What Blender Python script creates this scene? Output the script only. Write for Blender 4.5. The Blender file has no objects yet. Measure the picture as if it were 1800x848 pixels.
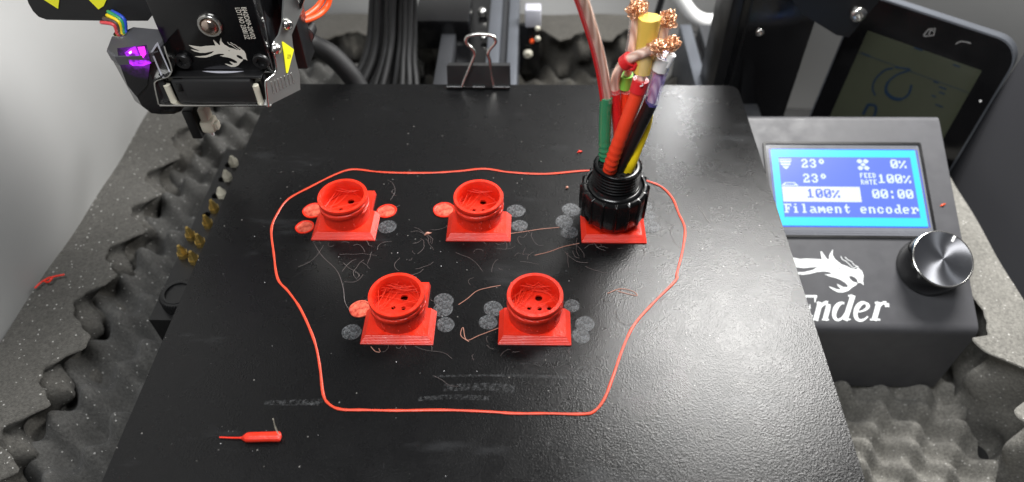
import bpy, bmesh, math, random
from mathutils import Vector, Matrix
from mathutils.geometry import tessellate_polygon
random.seed(7)
S = 0.001                                    # everything below is written in millimetres; bed surface is z = 0
sc = bpy.context.scene
COL = sc.collection

# ------------------------------------------------------------------ camera
CAM = Vector((14.51703, -184.8806, 210.60224))
def rot(p, y, r):
    return Matrix.Rotation(y, 3, 'Z') @ Matrix.Rotation(math.pi / 2 - p, 3, 'X') @ Matrix.Rotation(r, 3, 'Z')
CR = rot(0.82446, 0.03843, -0.01861)
cd = bpy.data.cameras.new('camera'); cam = bpy.data.objects.new('camera', cd); COL.objects.link(cam)
cam.matrix_world = Matrix.Translation(CAM * S) @ CR.to_4x4()
cd.sensor_width = 36; cd.lens = 25; cd.clip_start = 0.01; cd.clip_end = 20
cd.dof.use_dof = True; cd.dof.focus_distance = 0.268; cd.dof.aperture_fstop = 8.5
sc.camera = cam

# ------------------------------------------------------------------ light
world = bpy.data.worlds.new('World'); sc.world = world; world.use_nodes = True
bg = world.node_tree.nodes['Background']
bg.inputs[0].default_value = (0.93, 0.96, 1.0, 1); bg.inputs[1].default_value = 0.07
def area(name, loc, target, sx, sy, power, col=(1, 1, 1), spread=180):
    l = bpy.data.lights.new(name, 'AREA'); l.shape = 'RECTANGLE'; l.size = sx * S; l.size_y = sy * S
    l.energy = power; l.color = col; l.spread = math.radians(spread)
    o = bpy.data.objects.new(name, l); COL.objects.link(o)
    o.location = Vector(loc) * S
    o.rotation_euler = (Vector(target) - Vector(loc)).to_track_quat('-Z', 'Y').to_euler()
    return o
area('led_panel_light', (200, 200, 330), (93, -27, 0), 175, 145, 3.8, (1, 0.985, 0.96))
area('front_fill_light', (-50, -150, 400), (-20, 30, 0), 200, 130, 1.75, (0.97, 0.985, 1))  # added fill from above, brightens the front faces of the prints
area('wall_led_light', (150, 258, 120), (80, 0, 40), 58, 34, 0.60, (1, 1, 1))
sc.view_settings.view_transform = 'Standard'; sc.view_settings.look = 'None'
sc.view_settings.exposure = 0.0; sc.view_settings.gamma = 1.0
try:
    sc.cycles.use_denoising = True; sc.cycles.max_bounces = 8; sc.cycles.transparent_max_bounces = 8
except Exception: pass

# ------------------------------------------------------------------ helpers
def ray(px, py):
    return CR @ Vector(((px - 900) / 1250, -(py - 424) / 1250, -1.0))
def on(px, py, axis, val):                   # where a sight line meets a real plane of the place
    d = ray(px, py); t = (val - CAM[axis]) / d[axis]; return CAM + d * t
class Frame:
    """a flat face standing in the scene: origin, right and up directions"""
    def __init__(s, O, ux, uy):
        s.O = Vector(O); s.ux = Vector(ux).normalized(); s.uy = Vector(uy).normalized(); s.n = s.ux.cross(s.uy)
        s.M = Matrix(((s.ux.x, s.uy.x, s.n.x, s.O.x), (s.ux.y, s.uy.y, s.n.y, s.O.y), (s.ux.z, s.uy.z, s.n.z, s.O.z), (0, 0, 0, 1)))
    def uv(s, px, py, h=0.0):
        O = s.O + s.n * h; d = ray(px, py); t = (O - CAM).dot(s.n) / d.dot(s.n); q = CAM + d * t - O
        return (q.dot(s.ux), q.dot(s.uy))
    def at(s, x, y, h=0): return s.O + s.ux * x + s.uy * y + s.n * h

class MB:
    def __init__(s): s.v = []; s.f = []; s.mi = []; s.cur = 0
    def add(s, vs, fs, M=None):
        b = len(s.v)
        for v in vs:
            v = Vector(v); s.v.append(M @ v if M is not None else v)
        for f in fs: s.f.append([b + i for i in f]); s.mi.append(s.cur)
        return s
    def box(s, x0, x1, y0, y1, z0, z1, b=0.0, M=None, seg=2):
        if b <= 0:
            vs = [(x, y, z) for z in (z0, z1) for y in (y0, y1) for x in (x0, x1)]
            return s.add(vs, [(0, 2, 3, 1), (4, 5, 7, 6), (0, 1, 5, 4), (2, 6, 7, 3), (0, 4, 6, 2), (1, 3, 7, 5)], M)
        bm = bmesh.new(); bmesh.ops.create_cube(bm, size=1)
        for v in bm.verts: v.co = Vector(((x0 + x1) / 2 + v.co.x * (x1 - x0), (y0 + y1) / 2 + v.co.y * (y1 - y0), (z0 + z1) / 2 + v.co.z * (z1 - z0)))
        bmesh.ops.bevel(bm, geom=bm.edges[:], offset=b, segments=seg, affect='EDGES', profile=0.5)
        bm.verts.index_update()
        s.add([v.co.copy() for v in bm.verts], [[v.index for v in f.verts] for f in bm.faces], M); bm.free(); return s
    def prism(s, poly, z0, z1, M=None, holes=(), top=None):
        loops = [poly] + list(holes); tops = top or loops
        tris = tessellate_polygon([[Vector((p[0], p[1], 0)) for p in l] for l in loops])
        flat = [p for l in loops for p in l]; n = len(flat)
        vs = [(p[0], p[1], z1) for l in tops for p in l] + [(p[0], p[1], z0) for p in flat]
        fs = []
        for t in tris:
            a, b, c = [Vector(flat[i][:2]) for i in t]
            t = list(t)
            if (b - a).x * (c - a).y - (b - a).y * (c - a).x < 0: t.reverse()
            fs.append(t); fs.append([n + i for i in reversed(t)])
        k = 0
        for li, l in enumerate(loops):
            m = len(l); ar = sum(l[i][0] * l[(i + 1) % m][1] - l[(i + 1) % m][0] * l[i][1] for i in range(m))
            for i in range(m):
                a, b = k + i, k + (i + 1) % m
                q = [a, n + a, n + b, b]
                if (ar > 0) == (li > 0): q.reverse()
                fs.append(q)
            k += m
        return s.add(vs, fs, M)
    def lathe(s, prof, n=48, M=None, closed=False, rib=None):
        vs = []; fs = []
        m = len(prof)
        for i in range(n):
            a = 2 * math.pi * i / n
            for (r, z) in prof:
                rr = r if rib is None else rib(r, a, z)
                vs.append((rr * math.cos(a), rr * math.sin(a), z))
        for i in range(n):
            j = (i + 1) % n
            for k in range(m if closed else m - 1):
                l = (k + 1) % m
                fs.append((i * m + k, j * m + k, j * m + l, i * m + l))
        return s.add(vs, fs, M)
    def tube(s, path, r, n=10, closed=False, flat=1.0):
        pts = [Vector(p) for p in path]; m = len(pts)
        rs = r if isinstance(r, (list, tuple)) else [r] * m
        T = []
        for i in range(m):
            a = pts[(i - 1) % m] if (closed or i > 0) else pts[i]
            b = pts[(i + 1) % m] if (closed or i < m - 1) else pts[i]
            d = b - a; T.append(d.normalized() if d.length > 1e-9 else Vector((0, 0, 1)))
        ref = Vector((0, 0, 1)) if abs(T[0].z) < 0.9 else Vector((1, 0, 0))
        N = (ref - T[0] * ref.dot(T[0])).normalized()
        vs = []; fs = []
        for i in range(m):
            N = (N - T[i] * N.dot(T[i])).normalized(); B = T[i].cross(N)
            for k in range(n):
                a = 2 * math.pi * k / n
                vs.append(pts[i] + (N * math.cos(a) * flat + B * math.sin(a)) * rs[i])
        for i in range(m if closed else m - 1):
            j = (i + 1) % m
            for k in range(n):
                l = (k + 1) % n; fs.append((i * n + k, i * n + l, j * n + l, j * n + k))
        if not closed:
            fs.append(tuple(range(n - 1, -1, -1))); fs.append(tuple((m - 1) * n + k for k in range(n)))
        return s.add(vs, fs)
    def sheet(s, fn, nu, nv):
        vs = [fn(i / nu, j / nv) for j in range(nv + 1) for i in range(nu + 1)]
        fs = [(j * (nu + 1) + i, j * (nu + 1) + i + 1, (j + 1) * (nu + 1) + i + 1, (j + 1) * (nu + 1) + i) for j in range(nv) for i in range(nu)]
        return s.add(vs, fs)
    def ball(s, c, r, n=10, m=6, sz=1.0, top=False):
        lo = 0.0 if top else -math.pi / 2
        prof = [(r * math.cos(lo + (math.pi / 2 - lo) * k / m) + 1e-5, r * sz * math.sin(lo + (math.pi / 2 - lo) * k / m)) for k in range(m + 1)]
        return s.lathe(prof, n, Matrix.Translation(Vector(c)))

def smooth_path(pts, k=6, closed=False):
    P = [Vector(p) for p in pts]; n = len(P); out = []
    rng = range(n if closed else n - 1)
    for i in rng:
        p0 = P[(i - 1) % n] if closed or i > 0 else P[i] * 2 - P[i + 1]
        p1 = P[i]; p2 = P[(i + 1) % n]
        p3 = P[(i + 2) % n] if closed or i + 2 < n else p2 * 2 - p1
        for q in range(k):
            t = q / k
            out.append(0.5 * ((2 * p1) + (p2 - p0) * t + (2 * p0 - 5 * p1 + 4 * p2 - p3) * t * t + (3 * p1 - p0 - 3 * p2 + p3) * t ** 3))
    if not closed: out.append(P[-1])
    return out

def ribbon(pts, ws):
    P = [Vector((p[0], p[1])) for p in pts]; L = []; Rr = []
    for i in range(len(P)):
        dd = (P[min(i + 1, len(P) - 1)] - P[max(i - 1, 0)]).normalized(); nn = Vector((-dd.y, dd.x)); ww = ws[i] if isinstance(ws, (list, tuple)) else ws
        L.append(P[i] + nn * ww / 2); Rr.append(P[i] - nn * ww / 2)
    return L, Rr
def add_ribbon(mm, pts, ws, z0, z1, Mx):
    L, Rr = ribbon(pts, ws)
    for i in range(len(L) - 1): mm.prism([tuple(L[i]), tuple(L[i + 1]), tuple(Rr[i + 1]), tuple(Rr[i])], z0, z1, Mx)

ROOTLOC = {}
def tag(o, label=None, cat=None, group=None, kind=None):
    if label: o['label'] = label
    if cat: o['category'] = cat
    if group: o['group'] = group
    if kind: o['kind'] = kind
    return o
def thing(name, label, cat, loc=(0, 0, 0), group=None):
    o = bpy.data.objects.new(name, None); COL.objects.link(o); o.empty_display_size = 0.01
    o.location = Vector(loc) * S; ROOTLOC[o.name] = Vector(loc)
    return tag(o, label, cat, group)
def root_of(o):
    while o.parent: o = o.parent
    return o
def build(name, mb, mats, parent=None, angle=35, local=False, origin=None):
    me = bpy.data.meshes.new(name)
    off = Vector((0, 0, 0))
    if parent is not None and not local: off = ROOTLOC.get(root_of(parent).name, off)
    if origin is not None: off = Vector(origin)
    me.from_pydata([tuple((v - off) * S) for v in mb.v], [], mb.f)
    if not isinstance(mats, (list, tuple)): mats = [mats]
    for m in mats: me.materials.append(m)
    if len(mats) > 1:
        me.polygons.foreach_set('material_index', mb.mi)
    me.validate(); me.update()
    if angle:
        me.polygons.foreach_set('use_smooth', [True] * len(me.polygons))
        me.set_sharp_from_angle(angle=math.radians(angle))
    o = bpy.data.objects.new(name, me); COL.objects.link(o)
    if parent is not None: o.parent = parent
    if origin is not None: o.location = off * S
    return o
def copy_tree(o, parent=None):
    c = o.copy(); COL.objects.link(c)
    if parent is not None: c.parent = parent
    for ch in list(o.children): copy_tree(ch, c)
    return c

# ------------------------------------------------------------------ materials
class N:
    def __init__(s, name):
        s.m = bpy.data.materials.new(name); s.m.use_nodes = True; s.t = s.m.node_tree; s.nd = s.t.nodes
        s.b = s.nd['Principled BSDF']; s._co = None
    def new(s, typ, **kw):
        n = s.nd.new(typ)
        for k, v in kw.items():
            if k.startswith('i_'):
                key = k[2:]; key = int(key) if key.isdigit() else key.replace('_', ' ')
                n.inputs[key].default_value = v
            else: setattr(n, k, v)
        return n
    def link(s, a, b): s.t.links.new(a, b)
    def co(s, scale=(1, 1, 1), rot=(0, 0, 0)):
        if s._co is None: s._co = s.new('ShaderNodeTexCoord')
        mp = s.new('ShaderNodeMapping'); mp.inputs['Scale'].default_value = scale; mp.inputs['Rotation'].default_value = rot
        s.link(s._co.outputs['Object'], mp.inputs['Vector']); return mp.outputs[0]
    def noise(s, scale, detail=4, rough=0.5, stretch=(1, 1, 1), rot=(0, 0, 0)):
        n = s.new('ShaderNodeTexNoise'); n.inputs['Scale'].default_value = scale; n.inputs['Detail'].default_value = detail
        n.inputs['Roughness'].default_value = rough; s.link(s.co(stretch, rot), n.inputs['Vector']); return n.outputs[0]
    def vor(s, scale, feature='F1'):
        n = s.new('ShaderNodeTexVoronoi', feature=feature); n.inputs['Scale'].default_value = scale
        s.link(s.co(), n.inputs['Vector']); return n
    def ramp(s, x, stops):
        r = s.new('ShaderNodeValToRGB'); e = r.color_ramp.elements
        while len(e) < len(stops): e.new(0.5)
        for k, (p, c) in enumerate(stops):
            e[k].position = p; e[k].color = (c, c, c, 1) if isinstance(c, (int, float)) else (*c, 1)
        s.link(x, r.inputs[0]); return r.outputs[0]
    def mix(s, fac, a, b):
        m = s.new('ShaderNodeMix', data_type='RGBA')
        for sock, v in ((m.inputs[0], fac), (m.inputs[6], a), (m.inputs[7], b)):
            if hasattr(v, 'is_linked'): s.link(v, sock)
            elif isinstance(v, tuple): sock.default_value = (*v, 1)
            else: sock.default_value = v
        return m.outputs[2]
    def math(s, op, a, b=0.0):
        m = s.new('ShaderNodeMath', operation=op)
        for sock, v in ((m.inputs[0], a), (m.inputs[1], b)):
            if hasattr(v, 'is_linked'): s.link(v, sock)
            else: sock.default_value = v
        return m.outputs[0]
    def bump(s, h, strength=0.3, dist=0.3):
        b = s.new('ShaderNodeBump'); b.inputs['Strength'].default_value = strength; b.inputs['Distance'].default_value = dist * S
        s.link(h, b.inputs['Height']); s.link(b.outputs[0], s.b.inputs['Normal']); return b
    def set(s, **kw):
        for k, v in kw.items():
            key = k.replace('_', ' '); sock = s.b.inputs[key]
            if hasattr(v, 'is_linked'): s.link(v, sock)
            elif isinstance(v, tuple) and len(v) == 3: sock.default_value = (*v, 1) if sock.type == 'RGBA' else v
            else: sock.default_value = v
        return s

def plastic(name, col, rough=0.4, var=0.25, scale=120, bump=0.15, metallic=0.0, **kw):
    n = N(name)
    x = n.noise(scale, 4)
    dark = tuple(c * (1 - var) for c in col); lite = tuple(min(1, c * (1 + var)) for c in col)
    n.set(Base_Color=n.mix(x, dark, lite), Roughness=n.ramp(n.noise(scale * 0.7, 3), [(0.3, max(0.02, rough - 0.08)), (0.7, rough + 0.08)]), Metallic=metallic, **kw)
    if bump: n.bump(n.noise(scale * 12, 2), bump, 0.1)
    return n.m
def emit(name, col, strength):
    n = N(name); n.set(Base_Color=(0.02, 0.02, 0.02), Roughness=0.3, Emission_Color=col, Emission_Strength=strength); return n.m
def clear(name, col, rough=0.06, ior=1.25):
    n = N(name); n.set(Base_Color=col, Roughness=rough, IOR=1.5, Alpha=ior); return n.m

def mat_red():
    n = N('red_filament_plastic')
    w = n.new('ShaderNodeTexWave', wave_type='BANDS', bands_direction='Z'); w.inputs['Scale'].default_value = 850
    w.inputs['Distortion'].default_value = 1.2; w.inputs['Detail Scale'].default_value = 2; n.link(n.co(), w.inputs['Vector'])
    x = n.noise(160, 4)
    n.set(Base_Color=n.mix(x, (0.56, 0.015, 0.004), (0.76, 0.030, 0.008)), Roughness=n.ramp(n.noise(300, 3), [(0.3, 0.28), (0.7, 0.45)]),
          Subsurface_Weight=0.06, Subsurface_Radius=(1.0, 0.25, 0.15), Subsurface_Scale=0.0008)
    h = n.math('ADD', w.outputs[1], n.math('MULTIPLY', n.noise(900, 3), 1.2))
    n.bump(h, 0.45, 0.16); return n.m
def mat_red_film():
    n = N('translucent_red_film')
    x = n.noise(420, 5, 0.7)
    n.set(Base_Color=n.mix(n.ramp(x, [(0.35, 0.0), (0.65, 1.0)]), (0.26, 0.02, 0.012), (0.72, 0.15, 0.09)), Roughness=0.3)
    n.bump(n.noise(1300, 3), 0.6, 0.2); return n.m
def mat_residue():
    n = N('clear_adhesion_residue')
    rings = n.new('ShaderNodeTexWave', wave_type='RINGS', rings_direction='Z'); rings.inputs['Scale'].default_value = 420
    rings.inputs['Distortion'].default_value = 3.5; rings.inputs['Detail'].default_value = 3; n.link(n.co(), rings.inputs['Vector'])
    x = n.noise(900, 5, 0.7)
    f = n.math('MULTIPLY', n.ramp(x, [(0.36, 0.0), (0.66, 1.0)]), n.math('ADD', n.math('MULTIPLY', rings.outputs[1], 0.5), 0.55))
    n.set(Base_Color=n.mix(f, (0.016, 0.017, 0.018), (0.115, 0.122, 0.13)), Roughness=n.ramp(x, [(0.3, 0.3), (0.7, 0.65)]), Alpha=n.ramp(n.noise(480, 4, 0.7), [(0.34, 0.30), (0.56, 0.92)]))
    n.bump(x, 0.7, 0.2); return n.m
def mat_smear():
    n = N('dried_glue_smear')
    a = n.ramp(n.noise(700, 5, 0.75), [(0.46, 0.0), (0.74, 0.42)])
    n.set(Base_Color=(0.13, 0.135, 0.14), Roughness=0.6, Alpha=a); return n.m
def mat_bed():
    n = N('textured_black_print_surface')
    sp = n.vor(1900); d = n.noise(70, 5, 0.6); big = n.noise(14, 3)
    scr = n.math('GREATER_THAN', n.noise(38, 6, 0.75, (0.35, 9, 1), (0, 0, 0.5)), 0.70)
    scr2 = n.math('GREATER_THAN', n.noise(30, 6, 0.75, (9, 0.4, 1), (0, 0, 0.75)), 0.705)
    dust = n.math('LESS_THAN', n.vor(210).outputs[0], 0.052)
    dust = n.math('MULTIPLY', dust, n.math('GREATER_THAN', n.noise(16, 4), 0.47))
    smear = n.ramp(n.noise(22, 5, 0.65, (0.55, 1.9, 1)), [(0.58, 0.0), (0.78, 1.0)])
    c = n.mix(n.noise(1500, 2), (0.002, 0.002, 0.0022), (0.006, 0.006, 0.0064))
    c = n.mix(n.math('MULTIPLY', smear, 0.5), c, (0.05, 0.052, 0.055))
    c = n.mix(n.math('MULTIPLY', n.math('MAXIMUM', scr, scr2), 0.5), c, (0.10, 0.10, 0.105))
    c = n.mix(n.math('MULTIPLY', dust, 0.5), c, (0.30, 0.29, 0.27))
    n.set(Base_Color=c, Roughness=n.ramp(d, [(0.3, 0.25), (0.7, 0.31)]), IOR=1.5, Specular_IOR_Level=0.25, Coat_Weight=0.12, Coat_Roughness=0.10, Coat_IOR=1.45)
    h = n.math('ADD', n.math('MULTIPLY', sp.outputs[0], 1.0), n.math('MULTIPLY', n.noise(3000, 2), 0.8))
    bb = n.bump(h, 0.34, 0.13); n.link(bb.outputs[0], n.b.inputs['Coat Normal']); return n.m
def mat_foam(name, col, glint=0.45):
    n = N(name)
    x = n.noise(90, 6, 0.7); y = n.noise(760, 5, 0.75)
    c = n.mix(x, tuple(k * 0.62 for k in col), tuple(k * 1.3 for k in col))
    c = n.mix(n.ramp(y, [(0.35, 0.0), (0.68, 0.85)]), c, tuple(k * 0.35 for k in col))
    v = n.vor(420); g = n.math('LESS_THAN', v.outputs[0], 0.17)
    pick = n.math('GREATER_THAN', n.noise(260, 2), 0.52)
    c = n.mix(n.math('MULTIPLY', n.math('MULTIPLY', g, pick), glint), c, (0.85, 0.84, 0.80))  # pale dots paint specular glints into the foam colour
    n.set(Base_Color=c, Roughness=0.95, Sheen_Weight=0.10, Specular_IOR_Level=0.1)
    n.bump(n.math('ADD', y, n.noise(1900, 2)), 0.9, 0.5); return n.m
def mat_fabric(name, a, b, rough=0.6):
    n = N(name)
    w = n.noise(2200, 2, 0.5); x = n.noise(9, 4)
    n.set(Base_Color=n.mix(x, a, b), Roughness=rough, Sheen_Weight=0.1); n.bump(w, 0.15, 0.1); return n.m
def mat_copper():
    n = N('bare_copper_strands')
    x = n.noise(700, 3)
    n.set(Base_Color=n.mix(x, (0.62, 0.30, 0.15), (0.95, 0.62, 0.40)), Metallic=0.85, Roughness=0.32); return n.m
def mat_twist():
    n = N('twisted_copper_core')
    w = n.new('ShaderNodeTexWave', wave_type='BANDS', bands_direction='DIAGONAL'); w.inputs['Scale'].default_value = 260
    w.inputs['Distortion'].default_value = 2.0; n.link(n.co((1, 1, 0.35)), w.inputs['Vector'])
    n.set(Base_Color=n.mix(w.outputs[1], (0.50, 0.26, 0.18), (0.93, 0.70, 0.58)), Metallic=0.15, Roughness=0.35)
    n.bump(w.outputs[1], 0.7, 0.25); return n.m
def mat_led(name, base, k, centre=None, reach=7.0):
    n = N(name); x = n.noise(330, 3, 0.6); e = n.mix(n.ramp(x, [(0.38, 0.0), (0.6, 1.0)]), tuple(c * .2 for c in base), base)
    if centre is not None:                                          # emission fades from a point, painting the LED glow spread in the duct
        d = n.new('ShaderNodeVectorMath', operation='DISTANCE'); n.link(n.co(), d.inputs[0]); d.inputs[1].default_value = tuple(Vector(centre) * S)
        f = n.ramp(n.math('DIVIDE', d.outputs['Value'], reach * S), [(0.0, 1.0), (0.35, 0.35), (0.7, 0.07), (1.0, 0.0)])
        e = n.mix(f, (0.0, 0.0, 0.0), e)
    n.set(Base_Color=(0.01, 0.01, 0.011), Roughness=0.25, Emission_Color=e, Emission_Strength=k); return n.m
def mat_brushed():
    n = N('radially_brushed_metal')
    t = n.new('ShaderNodeTangent', direction_type='RADIAL', axis='Z')
    n.set(Base_Color=(0.36, 0.37, 0.40), Metallic=1.0, Roughness=0.30, Anisotropic=0.9)
    n.link(t.outputs[0], n.b.inputs['Tangent']); return n.m

M = dict(
    red=mat_red(), red_pale=plastic('red_filament_threads', (0.74, 0.05, 0.022), 0.35, 0.15, bump=0), smear=mat_smear(), film=mat_red_film(), residue=mat_residue(), bed=mat_bed(),
    skirt=plastic('skirt_red_plastic', (0.62, 0.055, 0.022), 0.35, 0.15),
    wisp=plastic('pale_filament_hair', (0.45, 0.22, 0.16), 0.4, 0.3, bump=0),
    wisp_grey=plastic('grey_filament_hair', (0.15, 0.125, 0.12), 0.4, 0.3, bump=0),
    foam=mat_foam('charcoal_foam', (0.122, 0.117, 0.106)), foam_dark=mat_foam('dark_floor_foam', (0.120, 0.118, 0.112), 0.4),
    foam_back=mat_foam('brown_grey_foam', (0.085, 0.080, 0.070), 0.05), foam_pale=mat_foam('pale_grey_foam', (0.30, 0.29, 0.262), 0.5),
    wall=mat_fabric('silver_tent_fabric', (0.31, 0.31, 0.304), (0.42, 0.42, 0.413), 0.5),
    cloth=mat_fabric('dark_navy_cloth', (0.006, 0.0065, 0.010), (0.012, 0.0125, 0.018), 0.8),
    table=plastic('dark_table_top', (0.03, 0.03, 0.03), 0.6),
    black=plastic('satin_black_plastic', (0.006, 0.006, 0.0065), 0.38), gloss=plastic('gloss_black_paint', (0.004, 0.004, 0.0045), 0.16, bump=0.03),
    cable=plastic('dull_black_cable_jacket', (0.004, 0.004, 0.0045), 0.6, bump=0.3), matte=plastic('matte_black_plastic', (0.009, 0.009, 0.0095), 0.6, bump=0.3), case=plastic('powder_coated_black_steel', (0.075, 0.075, 0.081), 0.48, 0.12, 200, 0.35),
    connector=plastic('moulded_black_nylon', (0.005, 0.005, 0.0055), 0.24, bump=0.06),
    alu=plastic('grey_anodised_aluminium', (0.13, 0.14, 0.16), 0.45, 0.1, 60, 0.05, 0.55), darkalu=plastic('black_anodised_aluminium', (0.045, 0.047, 0.052), 0.42, 0.1, 60, 0.05, 0.4),
    steel=plastic('bright_steel', (0.72, 0.71, 0.68), 0.22, 0.08, 200, 0.03, 1.0), shroud=plastic('grey_painted_steel', (0.20, 0.205, 0.20), 0.38, 0.1, 150, 0.05, 0.6),
    brass=plastic('machined_brass', (0.68, 0.48, 0.15), 0.30, 0.1, 200, 0.03, 0.9), cream=plastic('cream_nylon', (0.58, 0.55, 0.45), 0.4),
    white=plastic('white_plastic', (0.80, 0.80, 0.79), 0.35, 0.04), print=plastic('white_print', (0.78, 0.80, 0.80), 0.5, 0.03, bump=0),
    silverprint=plastic('silver_laser_print', (0.60, 0.57, 0.50), 0.45, 0.06, bump=0),
    yellow=plastic('yellow_sticker', (0.83, 0.80, 0.02), 0.4, 0.05, bump=0), edge=plastic('bare_sheet_edge', (0.30, 0.30, 0.30), 0.35, 0.1, metallic=0.5),
    w_green=plastic('green_sleeve', (0.03, 0.27, 0.125), 0.34, 0.1), w_red=plastic('red_sleeve', (0.62, 0.018, 0.022), 0.32, 0.1),
    w_orange=plastic('orange_red_sleeve', (0.80, 0.055, 0.018), 0.34, 0.1), w_black=plastic('black_sleeve', (0.013, 0.013, 0.014), 0.33, 0.1),
    w_yellow=plastic('yellow_sleeve', (0.85, 0.62, 0.01), 0.34, 0.08), w_lime=plastic('lime_marker', (0.20, 0.62, 0.08), 0.35, 0.08),
    t_blue=plastic('blue_wire_skin', (0.02, 0.07, 0.50), 0.35), t_brown=plastic('brown_wire_skin', (0.08, 0.05, 0.04), 0.4), t_red=plastic('red_wire_skin', (0.65, 0.06, 0.07), 0.35),
    t_green=plastic('green_wire_skin', (0.03, 0.30, 0.12), 0.35), orange=plastic('orange_wire_skin', (0.85, 0.085, 0.015), 0.35),
    copper=mat_copper(), twist=mat_twist(), clear=clear('clear_insulation', (0.85, 0.80, 0.78), 0.08, 0.14), violet=clear('violet_reflection_insulation', (0.32, 0.27, 0.95), 0.08, 0.26),
    amber=clear('amber_insulation', (0.85, 0.59, 0.11), 0.14, 0.72),
    brushed=mat_brushed(),
    lcd_glow=emit('lcd_backlight_cyan', (0.03, 0.66, 1.0), 1.35), lcd_blue=emit('lcd_field_blue', (0.11, 0.20, 0.92), 1.1),
    lcd_white=emit('lcd_pixels_white', (0.74, 0.88, 1.0), 1.15), lcd_edge=emit('lcd_edge_blue', (0.03, 0.12, 1.0), 1.0), lcd_bar=emit('lcd_bar_white', (0.93, 1.0, 0.90), 1.0),
    led=mat_led('violet_led', (0.50, 0.02, 1.0), 1.6), led_pink=emit('pink_led', (0.85, 0.02, 0.75), 2.2), led_core=emit('led_core', (0.9, 0.45, 1.0), 4.0),
    olive=plastic('switched_off_display', (0.036, 0.040, 0.027), 0.14, 0.2, 20, 0), logo_dark=plastic('dark_screen_print', (0.008, 0.018, 0.034), 0.15, bump=0),  # olive of the display is a reflection painted into its base colour
    smoke=plastic('smoked_duct_plastic', (0.012, 0.012, 0.013), 0.22, bump=0.05), label=plastic('silver_label', (0.45, 0.45, 0.50), 0.35, bump=0),
    bezel=plastic('lcd_module_bezel', (0.16, 0.165, 0.185), 0.22, 0.08, bump=0),
)

# ------------------------------------------------------------------ setting
tag(build('table_top', MB().box(-420, 420, -420, 360, -134, -130), M['table']), kind='structure')
def fold(a, b, c): return 11 * math.sin(a * 2.1 + 0.8 * math.sin(b * 1.7)) + 7.5 * math.sin(b * 3.3 + a * 1.1 + c)
def wall_side(x, y0, y1, z0, z1, sgn):
    return lambda u, v: (x + sgn * (4 + fold(u * 5, v * 4, 1) * 0.9) * max(0.05, min(1, (v - 0.10) * 3.4)), y0 + (y1 - y0) * u, z0 + (z1 - z0) * v)
m = MB().sheet(wall_side(-218.5, -330, 300, -130, 330, 1), 90, 60)
tag(build('tent_wall', m, M['wall'], angle=180), 'silver grey fabric wall sagging beside the long charcoal foam strip', 'wall')
m = MB().sheet(lambda u, v: (-235 + 640 * u, 276 + fold(u * 7, v * 3, 2) * 0.8, -130 + 463 * v), 100, 60)
tag(build('tent_wall', m, M['wall'], angle=180), 'pale fabric wall rising behind the back foam strip and rails', 'wall')
m = MB().sheet(lambda u, v: (253 + 5 * math.sin(u * 9 + 2 * v) + 26 * v, -330 + 466 * u, -130 + 270 * v + 4 * math.sin(u * 11)), 80, 50)
tag(build('dark_cloth', m, M['cloth'], angle=180), 'dark navy cloth hanging in folds behind the tilted touchscreen', 'cloth')

def bumps(x, y, PER):
    b = math.cos(2 * math.pi * x / PER) * math.cos(2 * math.pi * y / PER)
    return b * 0.9 + 0.28 * math.sin(x * 0.21 + 1.3 * math.sin(y * 0.09))
def floor_foam(name, x0, x1, y0, y1, z, A, PER, mat, label, step=1.5):
    nu, nv = int((x1 - x0) / step), int((y1 - y0) / step)
    m = MB().sheet(lambda u, v: (x0 + (x1 - x0) * u, y0 + (y1 - y0) * v, z + A * bumps(x0 + (x1 - x0) * u + 0.4 * (y0 + (y1 - y0) * v), y0 + (y1 - y0) * v, PER)), nu, nv)
    m.box(x0, x1, y0, y1, -130, z - A - 3)
    return tag(build(name, m, mat, angle=60), label, 'foam')
floor_foam('egg_crate_foam', -200, -60, -190, 262, -68, 10.5, 27.0, M['foam_dark'], 'dark egg crate foam lying flat beside the black nozzle tray')
floor_foam('egg_crate_foam', 90, 232, -190, 60, -113, 8, 21.0, M['foam_pale'], 'grey egg crate foam lying under the front of the display box')
floor_foam('egg_crate_foam', -59, 118, 120, 243, -78, 8, 24.0, M['foam_back'], 'blurred egg crate foam lying behind the build plate and clip')
def lobe(x): return math.cos(2 * math.pi * x) + 0.10 * math.cos(4 * math.pi * x + 0.6)
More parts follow.
